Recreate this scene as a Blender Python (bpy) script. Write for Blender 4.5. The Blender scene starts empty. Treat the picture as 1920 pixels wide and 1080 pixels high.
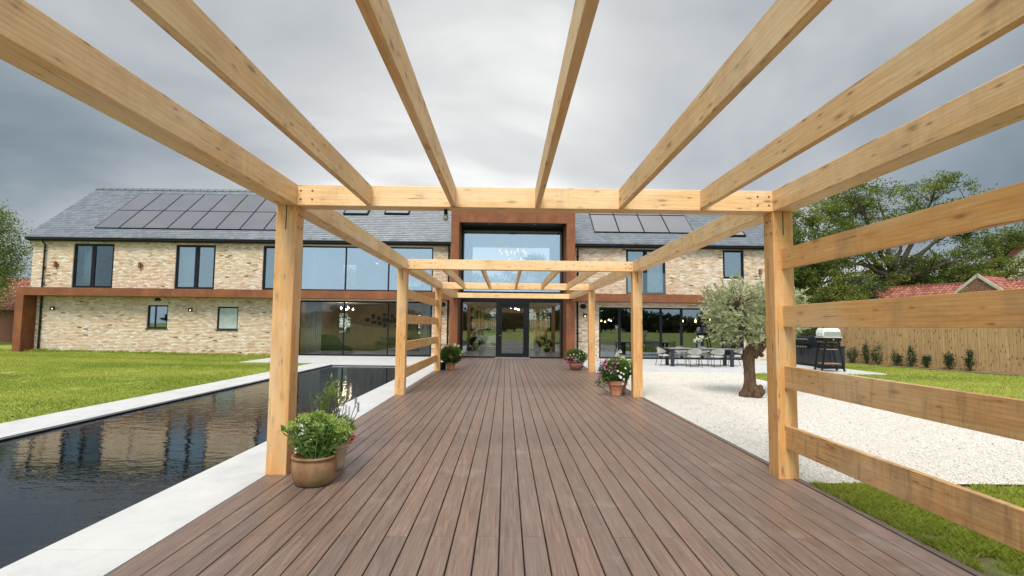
import bpy, math, random
import numpy as np
from mathutils import Vector, Matrix
PI = math.pi
sc = bpy.context.scene
C = sc.collection

# ------------------------------------------------------------------ camera
H = 1.65
P, YW, RL, FPX = 0.07102, 0.0102, 0.01099, 997.5
cy, sy, cp, sp, cr, sr = math.cos(YW), math.sin(YW), math.cos(P), math.sin(P), math.cos(RL), math.sin(RL)
Fv = Vector((sy * cp, cy * cp, sp)); Rv = Vector((cy, -sy, 0)); Uv = Rv.cross(Fv)
R2 = Rv * cr + Uv * sr; U2 = -Rv * sr + Uv * cr
cam = bpy.data.cameras.new('camera'); co = bpy.data.objects.new('camera', cam); C.objects.link(co)
M = Matrix.Identity(4)
for i in range(3):
    M[i][0] = R2[i]; M[i][1] = U2[i]; M[i][2] = -Fv[i]
M[0][3], M[1][3], M[2][3] = 0, 0, H
co.matrix_world = M
cam.sensor_width = 36; cam.lens = FPX / 1920 * 36; cam.clip_start = 0.05; cam.clip_end = 3000
sc.camera = co

# ------------------------------------------------------------------ world, sun, exposure
w = bpy.data.worlds.new('World'); sc.world = w; w.use_nodes = True
nt = w.node_tree; nt.nodes.clear()
def wn(t, **k):
    n = nt.nodes.new(t)
    for a, b in k.items(): setattr(n, a, b)
    return n
L = nt.links.new
out = wn('ShaderNodeOutputWorld'); bg = wn('ShaderNodeBackground')
sky = wn('ShaderNodeTexSky', sky_type='NISHITA', sun_disc=False)
SUN_EL, SUN_AZ = math.radians(52), math.radians(195)
sky.sun_elevation = SUN_EL; sky.sun_rotation = SUN_AZ; sky.altitude = 0
tc = wn('ShaderNodeTexCoord'); sep = wn('ShaderNodeSeparateXYZ'); L(tc.outputs['Generated'], sep.inputs[0])
def wm(op, a, b=None, c=None, clamp=False):
    n = wn('ShaderNodeMath', operation=op, use_clamp=clamp)
    for i, v in enumerate((a, b, c)):
        if v is None: continue
        if isinstance(v, (int, float)): n.inputs[i].default_value = v
        else: L(v, n.inputs[i])
    return n.outputs[0]
# cloud deck: direction projected on a flat layer overhead
den = wm('ADD', wm('MAXIMUM', sep.outputs['Z'], 0.0), 0.22)
cu, cvv = wm('DIVIDE', sep.outputs['X'], den), wm('DIVIDE', sep.outputs['Y'], den)
cmb = wn('ShaderNodeCombineXYZ'); L(cu, cmb.inputs[0]); L(cvv, cmb.inputs[1]); cmb.inputs[2].default_value = 3.7
n1 = wn('ShaderNodeTexNoise'); n1.inputs['Scale'].default_value = 0.75; n1.inputs['Detail'].default_value = 5; n1.inputs['Roughness'].default_value = 0.46; n1.inputs['Distortion'].default_value = 0.4
L(cmb.outputs[0], n1.inputs['Vector'])
n2 = wn('ShaderNodeTexNoise'); n2.inputs['Scale'].default_value = 0.33; n2.inputs['Detail'].default_value = 2
L(cmb.outputs[0], n2.inputs['Vector'])
# the cloud layer thins out broadly along the line of sight of the deck; heavier banks lie to both sides
bank = wm('ABSOLUTE', wm('SUBTRACT', sep.outputs['X'], 0.08))
thick = wm('MULTIPLY_ADD', bank, -0.50, 0.80)
val = wm('ADD', wm('MULTIPLY_ADD', wm('SUBTRACT', n1.outputs['Fac'], 0.5), 1.5, thick), wm('MULTIPLY', wm('SUBTRACT', n2.outputs['Fac'], 0.5), 0.6))
hz = wm('MULTIPLY_ADD', sep.outputs['Z'], -3.2, 1.0, clamp=True)
val = wm('ADD', val, wm('MULTIPLY', hz, 0.10))
val = wm('ADD', val, wm('MULTIPLY', wm('POWER', wm('MAXIMUM', sep.outputs['Z'], 0.0), 1.6), 0.24))
ramp = wn('ShaderNodeValToRGB'); L(val, ramp.inputs[0])
e = ramp.color_ramp.elements
e[0].position = 0.18; e[0].color = (0.062, 0.080, 0.093, 1)
e[1].position = 1.0; e[1].color = (0.60, 0.595, 0.57, 1)
for p_, c_ in ((0.34, (0.108, 0.128, 0.142, 1)), (0.52, (0.19, 0.20, 0.207, 1)), (0.76, (0.315, 0.315, 0.31, 1))):
    q = ramp.color_ramp.elements.new(p_); q.color = c_
mixc = wn('ShaderNodeMix', data_type='RGBA'); mixc.inputs[0].default_value = 0.93
skm = wn('ShaderNodeVectorMath', operation='SCALE'); skm.inputs[3].default_value = 0.8; L(sky.outputs[0], skm.inputs[0])
cloudscale = wn('ShaderNodeVectorMath', operation='SCALE'); cloudscale.inputs[3].default_value = 1 / 0.1; L(ramp.outputs[0], cloudscale.inputs[0])
# thinner, bluer cloud on the sun's side of the sky
side = wm('MULTIPLY_ADD', sep.outputs['Y'], -0.9, 0.25, clamp=True)
thin = wn('ShaderNodeMix', data_type='RGBA'); L(side, thin.inputs[0]); L(cloudscale.outputs[0], thin.inputs[6]); thin.inputs[7].default_value = (3.2, 3.95, 4.6, 1)
L(skm.outputs[0], mixc.inputs[6]); L(thin.outputs[2], mixc.inputs[7])
L(mixc.outputs[2], bg.inputs[0]); bg.inputs[1].default_value = 0.1
L(bg.outputs[0], out.inputs[0])
sun = bpy.data.lights.new('sun', 'SUN'); so = bpy.data.objects.new('sun', sun); C.objects.link(so)
sun.energy = 1.5; sun.angle = math.radians(26); sun.color = (1.0, 0.93, 0.82)
so.rotation_euler = (PI / 2 - SUN_EL, 0, math.radians(-15))
sc.view_settings.view_transform = 'Standard'; sc.view_settings.look = 'None'; sc.view_settings.gamma = 1
sc.view_settings.use_curve_mapping = False; sc.view_settings.exposure = 1.32
sc.cycles.max_bounces = 8; sc.cycles.transparent_max_bounces = 16

rnd = random.Random(7)
rng = np.random.default_rng(11)

# ------------------------------------------------------------------ material helpers
class NB:
    def __init__(s, name):
        s.m = bpy.data.materials.new(name); s.m.use_nodes = True; s.t = s.m.node_tree
        s.b = s.t.nodes['Principled BSDF']; s.o = s.t.nodes['Material Output']
    def n(s, t, **k):
        n = s.t.nodes.new(t)
        for a, b in k.items(): setattr(n, a, b)
        return n
    def l(s, a, b): s.t.links.new(a, b)
    def coord(s, scale=(1, 1, 1), kind='Object', rand=0.0):
        tc = s.n('ShaderNodeTexCoord'); mp = s.n('ShaderNodeMapping'); src = tc.outputs[kind]
        if rand:
            oi = s.n('ShaderNodeObjectInfo'); v = s.n('ShaderNodeVectorMath', operation='SCALE')
            cb = s.n('ShaderNodeCombineXYZ'); [s.l(oi.outputs['Random'], cb.inputs[i]) for i in range(3)]
            s.l(cb.outputs[0], v.inputs[0]); v.inputs[3].default_value = rand
            ad = s.n('ShaderNodeVectorMath', operation='ADD'); s.l(src, ad.inputs[0]); s.l(v.outputs[0], ad.inputs[1]); src = ad.outputs[0]
        s.l(src, mp.inputs[0]); mp.inputs['Scale'].default_value = scale
        return mp.outputs[0]
    def noise(s, vec, scale=1, detail=4, rough=0.5, dist=0.0):
        n = s.n('ShaderNodeTexNoise'); n.inputs['Scale'].default_value = scale; n.inputs['Detail'].default_value = detail
        n.inputs['Roughness'].default_value = rough; n.inputs['Distortion'].default_value = dist
        if vec is not None: s.l(vec, n.inputs['Vector'])
        return n.outputs['Fac']
    def ramp(s, fac, stops):
        r = s.n('ShaderNodeValToRGB'); s.l(fac, r.inputs[0]); el = r.color_ramp.elements
        def c4(c): return (c, c, c, 1) if isinstance(c, (int, float)) else (*c, 1)
        el[0].position, el[0].color = stops[0][0], c4(stops[0][1]); el[1].position, el[1].color = stops[-1][0], c4(stops[-1][1])
        for p, c in stops[1:-1]:
            q = el.new(p); q.color = c4(c)
        return r.outputs[0]
    def mix(s, fac, a, b, mode='MIX'):
        n = s.n('ShaderNodeMix', data_type='RGBA', blend_type=mode)
        for i, v in ((0, fac), (6, a), (7, b)):
            if isinstance(v, (int, float)): n.inputs[i].default_value = v
            elif isinstance(v, tuple): n.inputs[i].default_value = (*v, 1)
            else: s.l(v, n.inputs[i])
        return n.outputs[2]
    def math(s, op, a, b=0.0, clamp=False):
        n = s.n('ShaderNodeMath', operation=op, use_clamp=clamp)
        for i, v in enumerate((a, b)):
            if isinstance(v, (int, float)): n.inputs[i].default_value = v
            else: s.l(v, n.inputs[i])
        return n.outputs[0]
    def bump(s, h, strength=0.3, dist=0.01):
        b = s.n('ShaderNodeBump'); b.inputs['Strength'].default_value = strength; b.inputs['Distance'].default_value = dist
        s.l(h, b.inputs['Height']); s.l(b.outputs[0], s.b.inputs['Normal'])
    def attr(s, name='tint'):
        a = s.n('ShaderNodeAttribute'); a.attribute_name = name; return a.outputs['Color']
    def col(s, c):
        if isinstance(c, tuple): s.b.inputs['Base Color'].default_value = (*c, 1)
        else: s.l(c, s.b.inputs['Base Color'])
        return s
    def rough(s, r):
        if isinstance(r, (int, float)): s.b.inputs['Roughness'].default_value = r
        else: s.l(r, s.b.inputs['Roughness'])
        return s

def simple(name, col, rough=0.6, metal=0.0, var=0.12, scale=4, bump=0.0, spec=None):
    b = NB(name); v = b.coord(); nz = b.noise(v, scale, 5, 0.6)
    c2 = tuple(max(0, x * (1 - var * 1.6)) for x in col); c1 = tuple(min(1, x * (1 + var)) for x in col)
    b.col(b.ramp(nz, [(0.3, c2), (0.7, c1)])).rough(rough); b.b.inputs['Metallic'].default_value = metal
    if spec is not None: b.b.inputs['Specular IOR Level'].default_value = spec
    if bump: b.bump(b.noise(v, scale * 8, 4), bump, 0.01)
    return b.m

def timber(name, lo, mid, hi, weather=0.0, knots=1.0):
    b = NB(name)
    v = b.coord((0.55, 7, 7), rand=37.0)
    grain = b.noise(v, 2.2, 6, 0.6, 1.2)
    fine = b.noise(b.coord((1.5, 60, 60), rand=21.0), 3.0, 4, 0.7)
    c = b.ramp(grain, [(0.28, lo), (0.5, mid), (0.72, hi)])
    c = b.mix(b.ramp(fine, [(0.35, 0.0), (0.62, 0.32)]), c, tuple(x * 0.55 for x in lo))
    # growth figure
    wv = b.n('ShaderNodeTexWave', wave_type='BANDS', bands_direction='Z'); b.l(b.coord((0.22, 3.0, 3.0), rand=11.0), wv.inputs[0])
    wv.inputs['Scale'].default_value = 3.2; wv.inputs['Distortion'].default_value = 9; wv.inputs['Detail'].default_value = 2; wv.inputs['Detail Scale'].default_value = 0.7
    c = b.mix(b.ramp(wv.outputs['Fac'], [(0.72, 0.0), (0.96, 0.38)]), c, tuple(x * y for x, y in zip(lo, (0.85, 0.68, 0.5))))
    # sawn cross marks
    saw = b.noise(b.coord((15, 0.8, 0.8), rand=5.0), 1.6, 4, 0.75)
    area = b.noise(b.coord((0.8, 1.2, 1.2), rand=9.0), 1.3, 2)
    f = b.math('MULTIPLY', b.ramp(saw, [(0.52, 0.0), (0.74, 0.5)]), b.ramp(area, [(0.42, 0.0), (0.62, 1.0)]))
    c = b.mix(f, c, tuple(x * 0.55 for x in mid))
    # knots
    for sc_, th, off in (((2.0, 7.0, 7.0), 0.13, 3.0), ((4.2, 15.0, 15.0), 0.15, 17.0)):
        vo = b.n('ShaderNodeTexVoronoi', feature='F1'); b.l(b.coord(sc_, rand=23.0 + off), vo.inputs[0]); vo.inputs['Scale'].default_value = 1.0
        kf = b.ramp(vo.outputs['Distance'], [(0.0, 0.95 * knots), (th * 0.5, 0.7 * knots), (th, 0.0)])
        c = b.mix(kf, c, (0.13, 0.055, 0.022))
        halo = b.ramp(vo.outputs['Distance'], [(th * 0.8, 0.35), (th * 1.9, 0.0)])
        c = b.mix(halo, c, (0.42, 0.21, 0.075))
    # grey weather stains with their own shape
    st = b.noise(b.coord((1.4, 3.5, 1.1), rand=41.0), 1.7, 6, 0.65)
    c = b.mix(b.ramp(st, [(0.50, 0.0), (0.74, 0.38 + weather)]), c, (0.24, 0.18, 0.125))
    pale = b.noise(b.coord((0.5, 1.6, 1.6), rand=51.0), 1.3, 3); c = b.mix(b.ramp(pale, [(0.5, 0.0), (0.68, 0.35)]), c, (0.90, 0.74, 0.50))
    if weather > 0.2:
        s2 = b.noise(b.coord((9, 1.0, 1.0), rand=13.0), 1.2, 5, 0.7)
        c = b.mix(b.ramp(s2, [(0.52, 0.0), (0.72, 0.55)]), c, (0.16, 0.105, 0.06))
    # fine drying checks running with the grain
    ck = b.noise(b.coord((0.7, 26, 26), rand=29.0), 1.5, 3, 0.5); cm = b.noise(b.coord((0.9, 2, 2), rand=33.0), 1.6, 2)
    c = b.mix(b.math('MULTIPLY', b.ramp(ck, [(0.655, 0.0), (0.68, 0.8)]), b.ramp(cm, [(0.52, 0.0), (0.6, 1.0)])), c, (0.16, 0.085, 0.035))
    oi = b.n('ShaderNodeObjectInfo')
    c = b.mix(b.math('MULTIPLY', oi.outputs['Random'], 0.16), c, tuple(x * 0.7 for x in mid))
    b.col(c).rough(0.62); b.bump(b.math('ADD', fine, grain), 0.25, 0.004)
    return b.m

M_POST = timber('timber_post', (0.68, 0.335, 0.10), (0.80, 0.44, 0.16), (0.88, 0.56, 0.25))
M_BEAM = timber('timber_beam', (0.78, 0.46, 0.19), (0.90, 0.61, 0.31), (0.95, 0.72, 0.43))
M_RAIL = timber('timber_rail', (0.68, 0.35, 0.11), (0.80, 0.46, 0.17), (0.88, 0.57, 0.25), weather=0.12)
M_RAILW = timber('timber_rail_weathered', (0.60, 0.325, 0.115), (0.74, 0.44, 0.18), (0.84, 0.54, 0.25), weather=0.36)

def deck_mat():
    b = NB('composite_decking')
    g = b.noise(b.coord((26, 1.1, 8), rand=31.0), 1.6, 6, 0.62, 0.8)
    f = b.noise(b.coord((120, 3.0, 20), rand=11.0), 1.3, 3, 0.7)
    c = b.ramp(g, [(0.27, (0.115, 0.076, 0.059)), (0.5, (0.225, 0.157, 0.125)), (0.73, (0.34, 0.25, 0.205))])
    c = b.mix(b.ramp(f, [(0.38, 0.0), (0.66, 0.42)]), c, (0.14, 0.093, 0.074))
    oi = b.n('ShaderNodeObjectInfo')
    tone = b.ramp(oi.outputs['Random'], [(0.0, (0.82, 0.82, 0.84)), (0.35, (1.0, 0.98, 0.97)), (0.7, (0.92, 0.86, 0.83)), (1.0, (1.14, 1.03, 0.97))])
    c = b.mix(1.0, c, tone, 'MULTIPLY')
    big = b.noise(b.coord((5, 0.9, 1), rand=9.0), 1.0, 3)
    c = b.mix(b.ramp(big, [(0.45, 0.0), (0.7, 0.35)]), c, (0.20, 0.155, 0.14))
    dust = b.noise(b.coord((1, 1, 1), kind='Generated', rand=2.0), 7.0, 6, 0.7)
    wd = b.n('ShaderNodeNewGeometry'); dn = b.noise(wd.outputs['Position'], 1.1, 6, 0.72)
    c = b.mix(b.ramp(dn, [(0.56, 0.0), (0.78, 0.42)]), c, (0.42, 0.38, 0.35))
    b.col(c).rough(b.ramp(g, [(0.3, 0.33), (0.7, 0.48)])); b.bump(b.math('ADD', g, f), 0.45, 0.003)
    return b.m
M_DECK = deck_mat()

def brick_mat():
    b = NB('buff_brick'); t = b.n('ShaderNodeSeparateColor'); b.l(b.attr(), t.inputs[0])
    c = b.ramp(t.outputs[0], [(0.0, (0.12, 0.07, 0.045)), (0.014, (0.20, 0.12, 0.07)), (0.024, (0.47, 0.31, 0.18)), (0.22, (0.58, 0.40, 0.25)), (0.5, (0.65, 0.475, 0.32)), (0.72, (0.70, 0.55, 0.40)), (0.86, (0.73, 0.63, 0.49)), (1.0, (0.79, 0.74, 0.66))])
    wd = b.n('ShaderNodeNewGeometry')
    lime = b.noise(wd.outputs['Position'], 0.75, 5, 0.65)
    f2 = b.noise(wd.outputs['Position'], 16, 4, 0.7)
    mixf = b.math('MULTIPLY', b.ramp(lime, [(0.40, 0.10), (0.66, 0.62)]), b.ramp(t.outputs[1], [(0.3, 0.0), (0.7, 1.0)]))
    c = b.mix(mixf, c, (0.76, 0.72, 0.66))
    c = b.mix(b.ramp(f2, [(0.45, 0.0), (0.75, 0.45)]), c, (0.36, 0.24, 0.14))
    pit = b.n('ShaderNodeTexVoronoi'); b.l(wd.outputs['Position'], pit.inputs[0]); pit.inputs['Scale'].default_value = 3.3
    c = b.mix(b.ramp(pit.outputs['Distance'], [(0.07, 0.8), (0.10, 0.0)]), c, (0.07, 0.045, 0.03))
    b.col(c).rough(0.9); b.bump(f2, 0.5, 0.006)
    return b.m
M_BRICK = brick_mat()
M_MORTAR = simple('lime_mortar', (0.66, 0.61, 0.53), 0.95, var=0.15, scale=9, bump=0.3)

def corten():
    b = NB('corten_steel'); v = b.coord(rand=13.0)
    g = b.n('ShaderNodeNewGeometry'); n = b.noise(g.outputs['Position'], 1.3, 7, 0.65); f = b.noise(g.outputs['Position'], 22, 4, 0.7)
    s = b.noise(b.coord((2.2, 2.2, 0.35)), 2.0, 6, 0.7)
    c = b.ramp(n, [(0.3, (0.115, 0.038, 0.016)), (0.5, (0.185, 0.06, 0.022)), (0.68, (0.27, 0.092, 0.03))])
    c = b.mix(b.ramp(f, [(0.4, 0.0), (0.7, 0.45)]), c, (0.30, 0.11, 0.035))
    c = b.mix(b.ramp(s, [(0.5, 0.0), (0.72, 0.5)]), c, (0.085, 0.032, 0.018))
    b.col(c).rough(0.72); b.bump(f, 0.25, 0.003); return b.m
M_CORTEN = corten()

M_BLACK = simple('black_metal', (0.006, 0.0075, 0.010), 0.45, var=0.2, spec=0.3)
M_FRAME = simple('anthracite_frame', (0.006, 0.008, 0.011), 0.45, var=0.15, spec=0.25)
M_STEEL = simple('brushed_steel', (0.62, 0.63, 0.63), 0.32, metal=0.9, var=0.08)
M_PLUG = simple('timber_plug', (0.17, 0.085, 0.035), 0.6)
M_BOLT = simple('dark_bolt', (0.05, 0.03, 0.02), 0.5, metal=0.4)

def glass_mat(name, tint=(0.80, 0.86, 0.87), refl=0.30, rough=0.0):
    b = NB(name); b.t.nodes.remove(b.b)
    tr = b.n('ShaderNodeBsdfTransparent'); tr.inputs[0].default_value = (*tint, 1)
    gl = b.n('ShaderNodeBsdfGlossy'); gl.inputs['Roughness'].default_value = rough; gl.inputs[0].default_value = (0.86, 0.95, 1.0, 1)
    lw = b.n('ShaderNodeFresnel'); lw.inputs[0].default_value = 1.5
    wob = b.noise(b.coord((1, 1, 1)), 0.9, 2); bp_ = b.n('ShaderNodeBump'); bp_.inputs['Strength'].default_value = 0.05; bp_.inputs['Distance'].default_value = 0.02
    b.l(wob, bp_.inputs['Height']); b.l(bp_.outputs[0], gl.inputs['Normal'])
    f = b.math('ADD', lw.outputs[0], refl, clamp=True)
    mx = b.n('ShaderNodeMixShader'); b.l(f, mx.inputs[0]); b.l(tr.outputs[0], mx.inputs[1]); b.l(gl.outputs[0], mx.inputs[2]); b.l(mx.outputs[0], b.o.inputs[0])
    return b.m
M_GLASS = glass_mat('window_glass', refl=0.17)
M_GLASSD = glass_mat('plain_glass', refl=0.0)
M_GLASSUP = glass_mat('solar_control_glass', (0.78, 0.85, 0.88), 0.34)
M_GLASSLR = glass_mat('living_room_glass', (0.93, 0.95, 0.93), 0.0)
M_GLASSK = glass_mat('bifold_glass', (0.74, 0.78, 0.78), 0.13)
M_CLEAR = glass_mat('clear_glass', (0.95, 0.97, 0.96), 0.05)

def slate():
    b = NB('blue_grey_slate'); t = b.n('ShaderNodeSeparateColor'); b.l(b.attr(), t.inputs[0])
    c = b.ramp(t.outputs[0], [(0, (0.13, 0.15, 0.18)), (0.5, (0.155, 0.177, 0.21)), (1, (0.19, 0.212, 0.245))])
    g = b.n('ShaderNodeNewGeometry'); f = b.noise(g.outputs['Position'], 9, 5, 0.7)
    c = b.mix(b.ramp(f, [(0.45, 0.0), (0.8, 0.15)]), c, (0.26, 0.28, 0.31))
    b.col(c).rough(0.38); b.bump(f, 0.3, 0.005); return b.m
M_SLATE = slate()
def solar():
    b = NB('solar_glass'); c = b.ramp(b.noise(b.coord((1, 1, 1), rand=7.0), 0.7, 2), [(0.35, (0.12, 0.123, 0.145)), (0.65, (0.14, 0.14, 0.158))])
    b.col(c).rough(0.16); b.b.inputs['Specular IOR Level'].default_value = 1.0; b.b.inputs['Coat Weight'].default_value = 0.6; b.b.inputs['Coat Roughness'].default_value = 0.1
    return b.m
M_SOLAR = solar()

def stone():
    b = NB('pale_porcelain_paving'); g = b.n('ShaderNodeNewGeometry')
    n = b.noise(g.outputs['Position'], 1.6, 7, 0.65, 1.0); f = b.noise(g.outputs['Position'], 45, 3, 0.6)
    c = b.ramp(n, [(0.3, (0.50, 0.515, 0.525)), (0.5, (0.60, 0.605, 0.605)), (0.72, (0.66, 0.66, 0.655))])
    c = b.mix(b.ramp(f, [(0.45, 0.0), (0.8, 0.25)]), c, (0.42, 0.43, 0.44))
    oi = b.n('ShaderNodeObjectInfo'); c = b.mix(b.math('MULTIPLY', oi.outputs['Random'], 0.12), c, (0.45, 0.46, 0.47))
    b.col(c).rough(0.55); b.bump(b.math('ADD', n, f), 0.15, 0.003); return b.m
M_STONE = stone()

def gravel_mat():
    b = NB('white_gravel_bed'); g = b.n('ShaderNodeNewGeometry')
    vo = b.n('ShaderNodeTexVoronoi', feature='F1'); b.l(g.outputs['Position'], vo.inputs[0]); vo.inputs['Scale'].default_value = 60
    t = b.n('ShaderNodeSeparateColor'); b.l(vo.outputs['Color'], t.inputs[0])
    c = b.ramp(t.outputs[0], [(0.0, (0.42, 0.34, 0.26)), (0.06, (0.58, 0.53, 0.46)), (0.3, (0.69, 0.66, 0.60)), (1.0, (0.78, 0.765, 0.73))])
    patch = b.noise(g.outputs['Position'], 0.6, 4, 0.6); c = b.mix(b.ramp(patch, [(0.5, 0.0), (0.75, 0.35)]), c, (0.60, 0.53, 0.44))
    b.col(c).rough(0.85); b.bump(b.math('ADD', b.ramp(vo.outputs['Distance'], [(0.0, 1.0), (0.7, 0.0)]), b.math('MULTIPLY', b.noise(g.outputs['Position'], 2.2, 3), 6.0)), 0.9, 0.008); return b.m
M_GRAVEL = gravel_mat()
def pebble_mat():
    b = NB('limestone_pebble'); t = b.n('ShaderNodeSeparateColor'); b.l(b.attr(), t.inputs[0])
    b.col(b.ramp(t.outputs[0], [(0.0, (0.22, 0.17, 0.13)), (0.025, (0.45, 0.36, 0.28)), (0.09, (0.62, 0.55, 0.45)), (0.25, (0.72, 0.68, 0.61)), (1.0, (0.82, 0.80, 0.76))])).rough(0.8); return b.m
M_PEBBLE = pebble_mat()

def soil_mat(name='lawn_ground', k=1.0):
    b = NB(name); g = b.n('ShaderNodeNewGeometry')
    n = b.noise(g.outputs['Position'], 0.35, 5, 0.6); f = b.noise(g.outputs['Position'], 7, 6, 0.75); st = b.n('ShaderNodeMapping')
    b.l(g.outputs['Position'], st.inputs[0]); st.inputs['Scale'].default_value = (0.12, 1.0, 1.0); st.inputs['Rotation'].default_value = (0, 0, 0.12)
    s = b.noise(st.outputs[0], 1.1, 4, 0.6)
    c = b.ramp(n, [(0.35, (0.20, 0.25, 0.03)), (0.55, (0.29, 0.32, 0.04)), (0.7, (0.38, 0.37, 0.07))])
    c = b.mix(b.ramp(s, [(0.42, 0.0), (0.64, 0.55)]), c, (0.30, 0.33, 0.06))
    c = b.mix(b.ramp(f, [(0.35, 0.55), (0.55, 0.0)]), c, (0.085, 0.13, 0.02))
    d = b.noise(g.outputs['Position'], 0.9, 6, 0.75)
    c = b.mix(b.ramp(d, [(0.60, 0.0), (0.70, 0.6 * k)]), c, (0.28, 0.22, 0.13))
    b.col(c).rough(0.95); b.bump(f, 0.8, 0.03); return b.m
M_LAWN = soil_mat()
def patchy():
    b = NB('patchy_ground'); g = b.n('ShaderNodeNewGeometry'); n = b.noise(g.outputs['Position'], 3.2, 6, 0.75); f = b.noise(g.outputs['Position'], 26, 5, 0.75)
    c = b.ramp(f, [(0.3, (0.09, 0.068, 0.04)), (0.55, (0.19, 0.145, 0.09)), (0.75, (0.34, 0.28, 0.19))])
    c = b.mix(b.ramp(n, [(0.42, 0.75), (0.58, 0.1)]), c, (0.20, 0.25, 0.035)); b.col(c).rough(0.95); b.bump(f, 0.9, 0.02); return b.m
M_PATCHY = patchy()
M_SOIL = simple('bare_soil', (0.20, 0.145, 0.095), 0.95, var=0.35, scale=3, bump=0.6)

def leaf_mat(name, lo, mid, hi, trans=0.25, rough=0.55):
    b = NB(name); t = b.n('ShaderNodeSeparateColor'); b.l(b.attr(), t.inputs[0])
    c = b.ramp(t.outputs[0], [(0, lo), (0.5, mid), (1, hi)])
    b.col(c).rough(rough)
    tl = b.n('ShaderNodeBsdfTranslucent'); b.l(c, tl.inputs[0]); mx = b.n('ShaderNodeMixShader'); mx.inputs[0].default_value = trans
    b.l(b.b.outputs[0], mx.inputs[1]); b.l(tl.outputs[0], mx.inputs[2]); b.l(mx.outputs[0], b.o.inputs[0]); return b.m
M_GRASS = leaf_mat('grass_blade', (0.13, 0.21, 0.02), (0.29, 0.36, 0.04), (0.50, 0.50, 0.09), 0.35)
M_OAK = leaf_mat('tree_leaf', (0.05, 0.09, 0.016), (0.14, 0.19, 0.03), (0.32, 0.34, 0.07), 0.45)
M_DARKLEAF = leaf_mat('evergreen_leaf', (0.014, 0.034, 0.010), (0.03, 0.06, 0.016), (0.065, 0.10, 0.025), 0.15)
M_BIRCH = leaf_mat('birch_leaf', (0.07, 0.12, 0.02), (0.16, 0.22, 0.035), (0.32, 0.36, 0.09))
M_OLIVE = leaf_mat('olive_leaf', (0.22, 0.25, 0.12), (0.46, 0.50, 0.28), (0.70, 0.74, 0.50), 0.3, 0.45)
M_GOLD = leaf_mat('golden_leaf', (0.06, 0.08, 0.012), (0.13, 0.155, 0.02), (0.27, 0.27, 0.04))
M_SEDUM = leaf_mat('sedum_leaf', (0.08, 0.17, 0.035), (0.16, 0.28, 0.06), (0.28, 0.40, 0.11))
M_SEDUMF = leaf_mat('sedum_flower', (0.26, 0.38, 0.06), (0.40, 0.52, 0.11), (0.55, 0.63, 0.20))
M_HERB = leaf_mat('herb_leaf', (0.08, 0.15, 0.02), (0.17, 0.25, 0.035), (0.34, 0.42, 0.08))
M_DAHLIA = leaf_mat('dahlia_leaf', (0.035, 0.09, 0.015), (0.08, 0.17, 0.025), (0.17, 0.28, 0.05))
def petal(name, c): return leaf_mat(name, tuple(x * 0.75 for x in c), c, tuple(min(1, x * 1.15) for x in c), 0.3)
M_WHITEP = petal('white_petal', (0.82, 0.81, 0.72)); M_REDP = petal('red_petal', (0.45, 0.02, 0.03))
M_PINKP = petal('pink_petal', (0.55, 0.16, 0.32)); M_PLUM = petal('plum_petal', (0.13, 0.02, 0.06)); M_PURP = petal('purple_petal', (0.10, 0.045, 0.17))
M_MAG = petal('magenta_petal', (0.42, 0.03, 0.22))
def bark(name, a, b2, sc_=(6, 6, 1.4), bmp=1.0):
    b = NB(name); n = b.noise(b.coord(sc_), 2.5, 7, 0.7, 0.6); b.col(b.ramp(n, [(0.3, a), (0.7, b2)])).rough(0.92); b.bump(n, bmp, 0.03); return b.m
M_BARK = bark('tree_bark', (0.035, 0.026, 0.018), (0.13, 0.105, 0.078))
M_OBARK = bark('olive_bark', (0.035, 0.018, 0.009), (0.17, 0.098, 0.052), (7, 7, 2.2), 1.0)
def terracotta(name, base, pale, moss=0.3):
    b = NB(name); n = b.noise(b.coord(), 9, 6, 0.7); st = b.noise(b.coord((1, 1, 0.5)), 6, 5, 0.65)
    c = b.ramp(n, [(0.3, tuple(x * 0.72 for x in base)), (0.6, base)]); c = b.mix(b.ramp(st, [(0.45, 0.0), (0.7, 0.6)]), c, pale)
    m = b.noise(b.coord((1, 1, 1)), 3.2, 4, 0.7); c = b.mix(b.ramp(m, [(0.5, 0.0), (0.72, moss)]), c, (0.13, 0.13, 0.035))
    b.col(c).rough(0.85); b.bump(n, 0.3, 0.004); return b.m
M_TERRA = terracotta('aged_terracotta', (0.27, 0.13, 0.055), (0.42, 0.28, 0.16), 0.85)
M_TERRA2 = terracotta('terracotta', (0.40, 0.16, 0.08), (0.52, 0.30, 0.19), 0.1)
M_TERRAP = terracotta('pale_terracotta', (0.50, 0.36, 0.24), (0.62, 0.50, 0.38), 0.15)
M_PLASTER = simple('warm_plaster', (0.68, 0.57, 0.44), 0.9, var=0.12, scale=1.5)
M_WHITEW = simple('white_paint', (0.75, 0.76, 0.77), 0.8, var=0.03)
M_FLOOR = simple('interior_floor', (0.52, 0.50, 0.46), 0.25, var=0.1, scale=2)
M_DARKIN = simple('dark_joinery', (0.03, 0.028, 0.027), 0.5)
M_WOODIN = simple('walnut_joinery', (0.19, 0.10, 0.055), 0.5, var=0.3, scale=3)
M_TREAD = simple('oak_tread', (0.42, 0.22, 0.10), 0.45, var=0.2)
M_CURT = simple('linen_curtain', (0.50, 0.44, 0.38), 0.95, var=0.05)
M_CURTG = simple('pale_voile', (0.62, 0.66, 0.68), 0.95, var=0.04)
M_PHOTO = simple('photo_print', (0.10, 0.10, 0.11), 0.4, var=0.9, scale=14)
M_GREEN = simple('green_velvet', (0.03, 0.055, 0.035), 0.9)
M_OLIVESOFA = simple('olive_sofa_fabric', (0.24, 0.23, 0.14), 0.95)
M_CAR = simple('white_car_paint', (0.80, 0.81, 0.82), 0.2, var=0.02)
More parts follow.
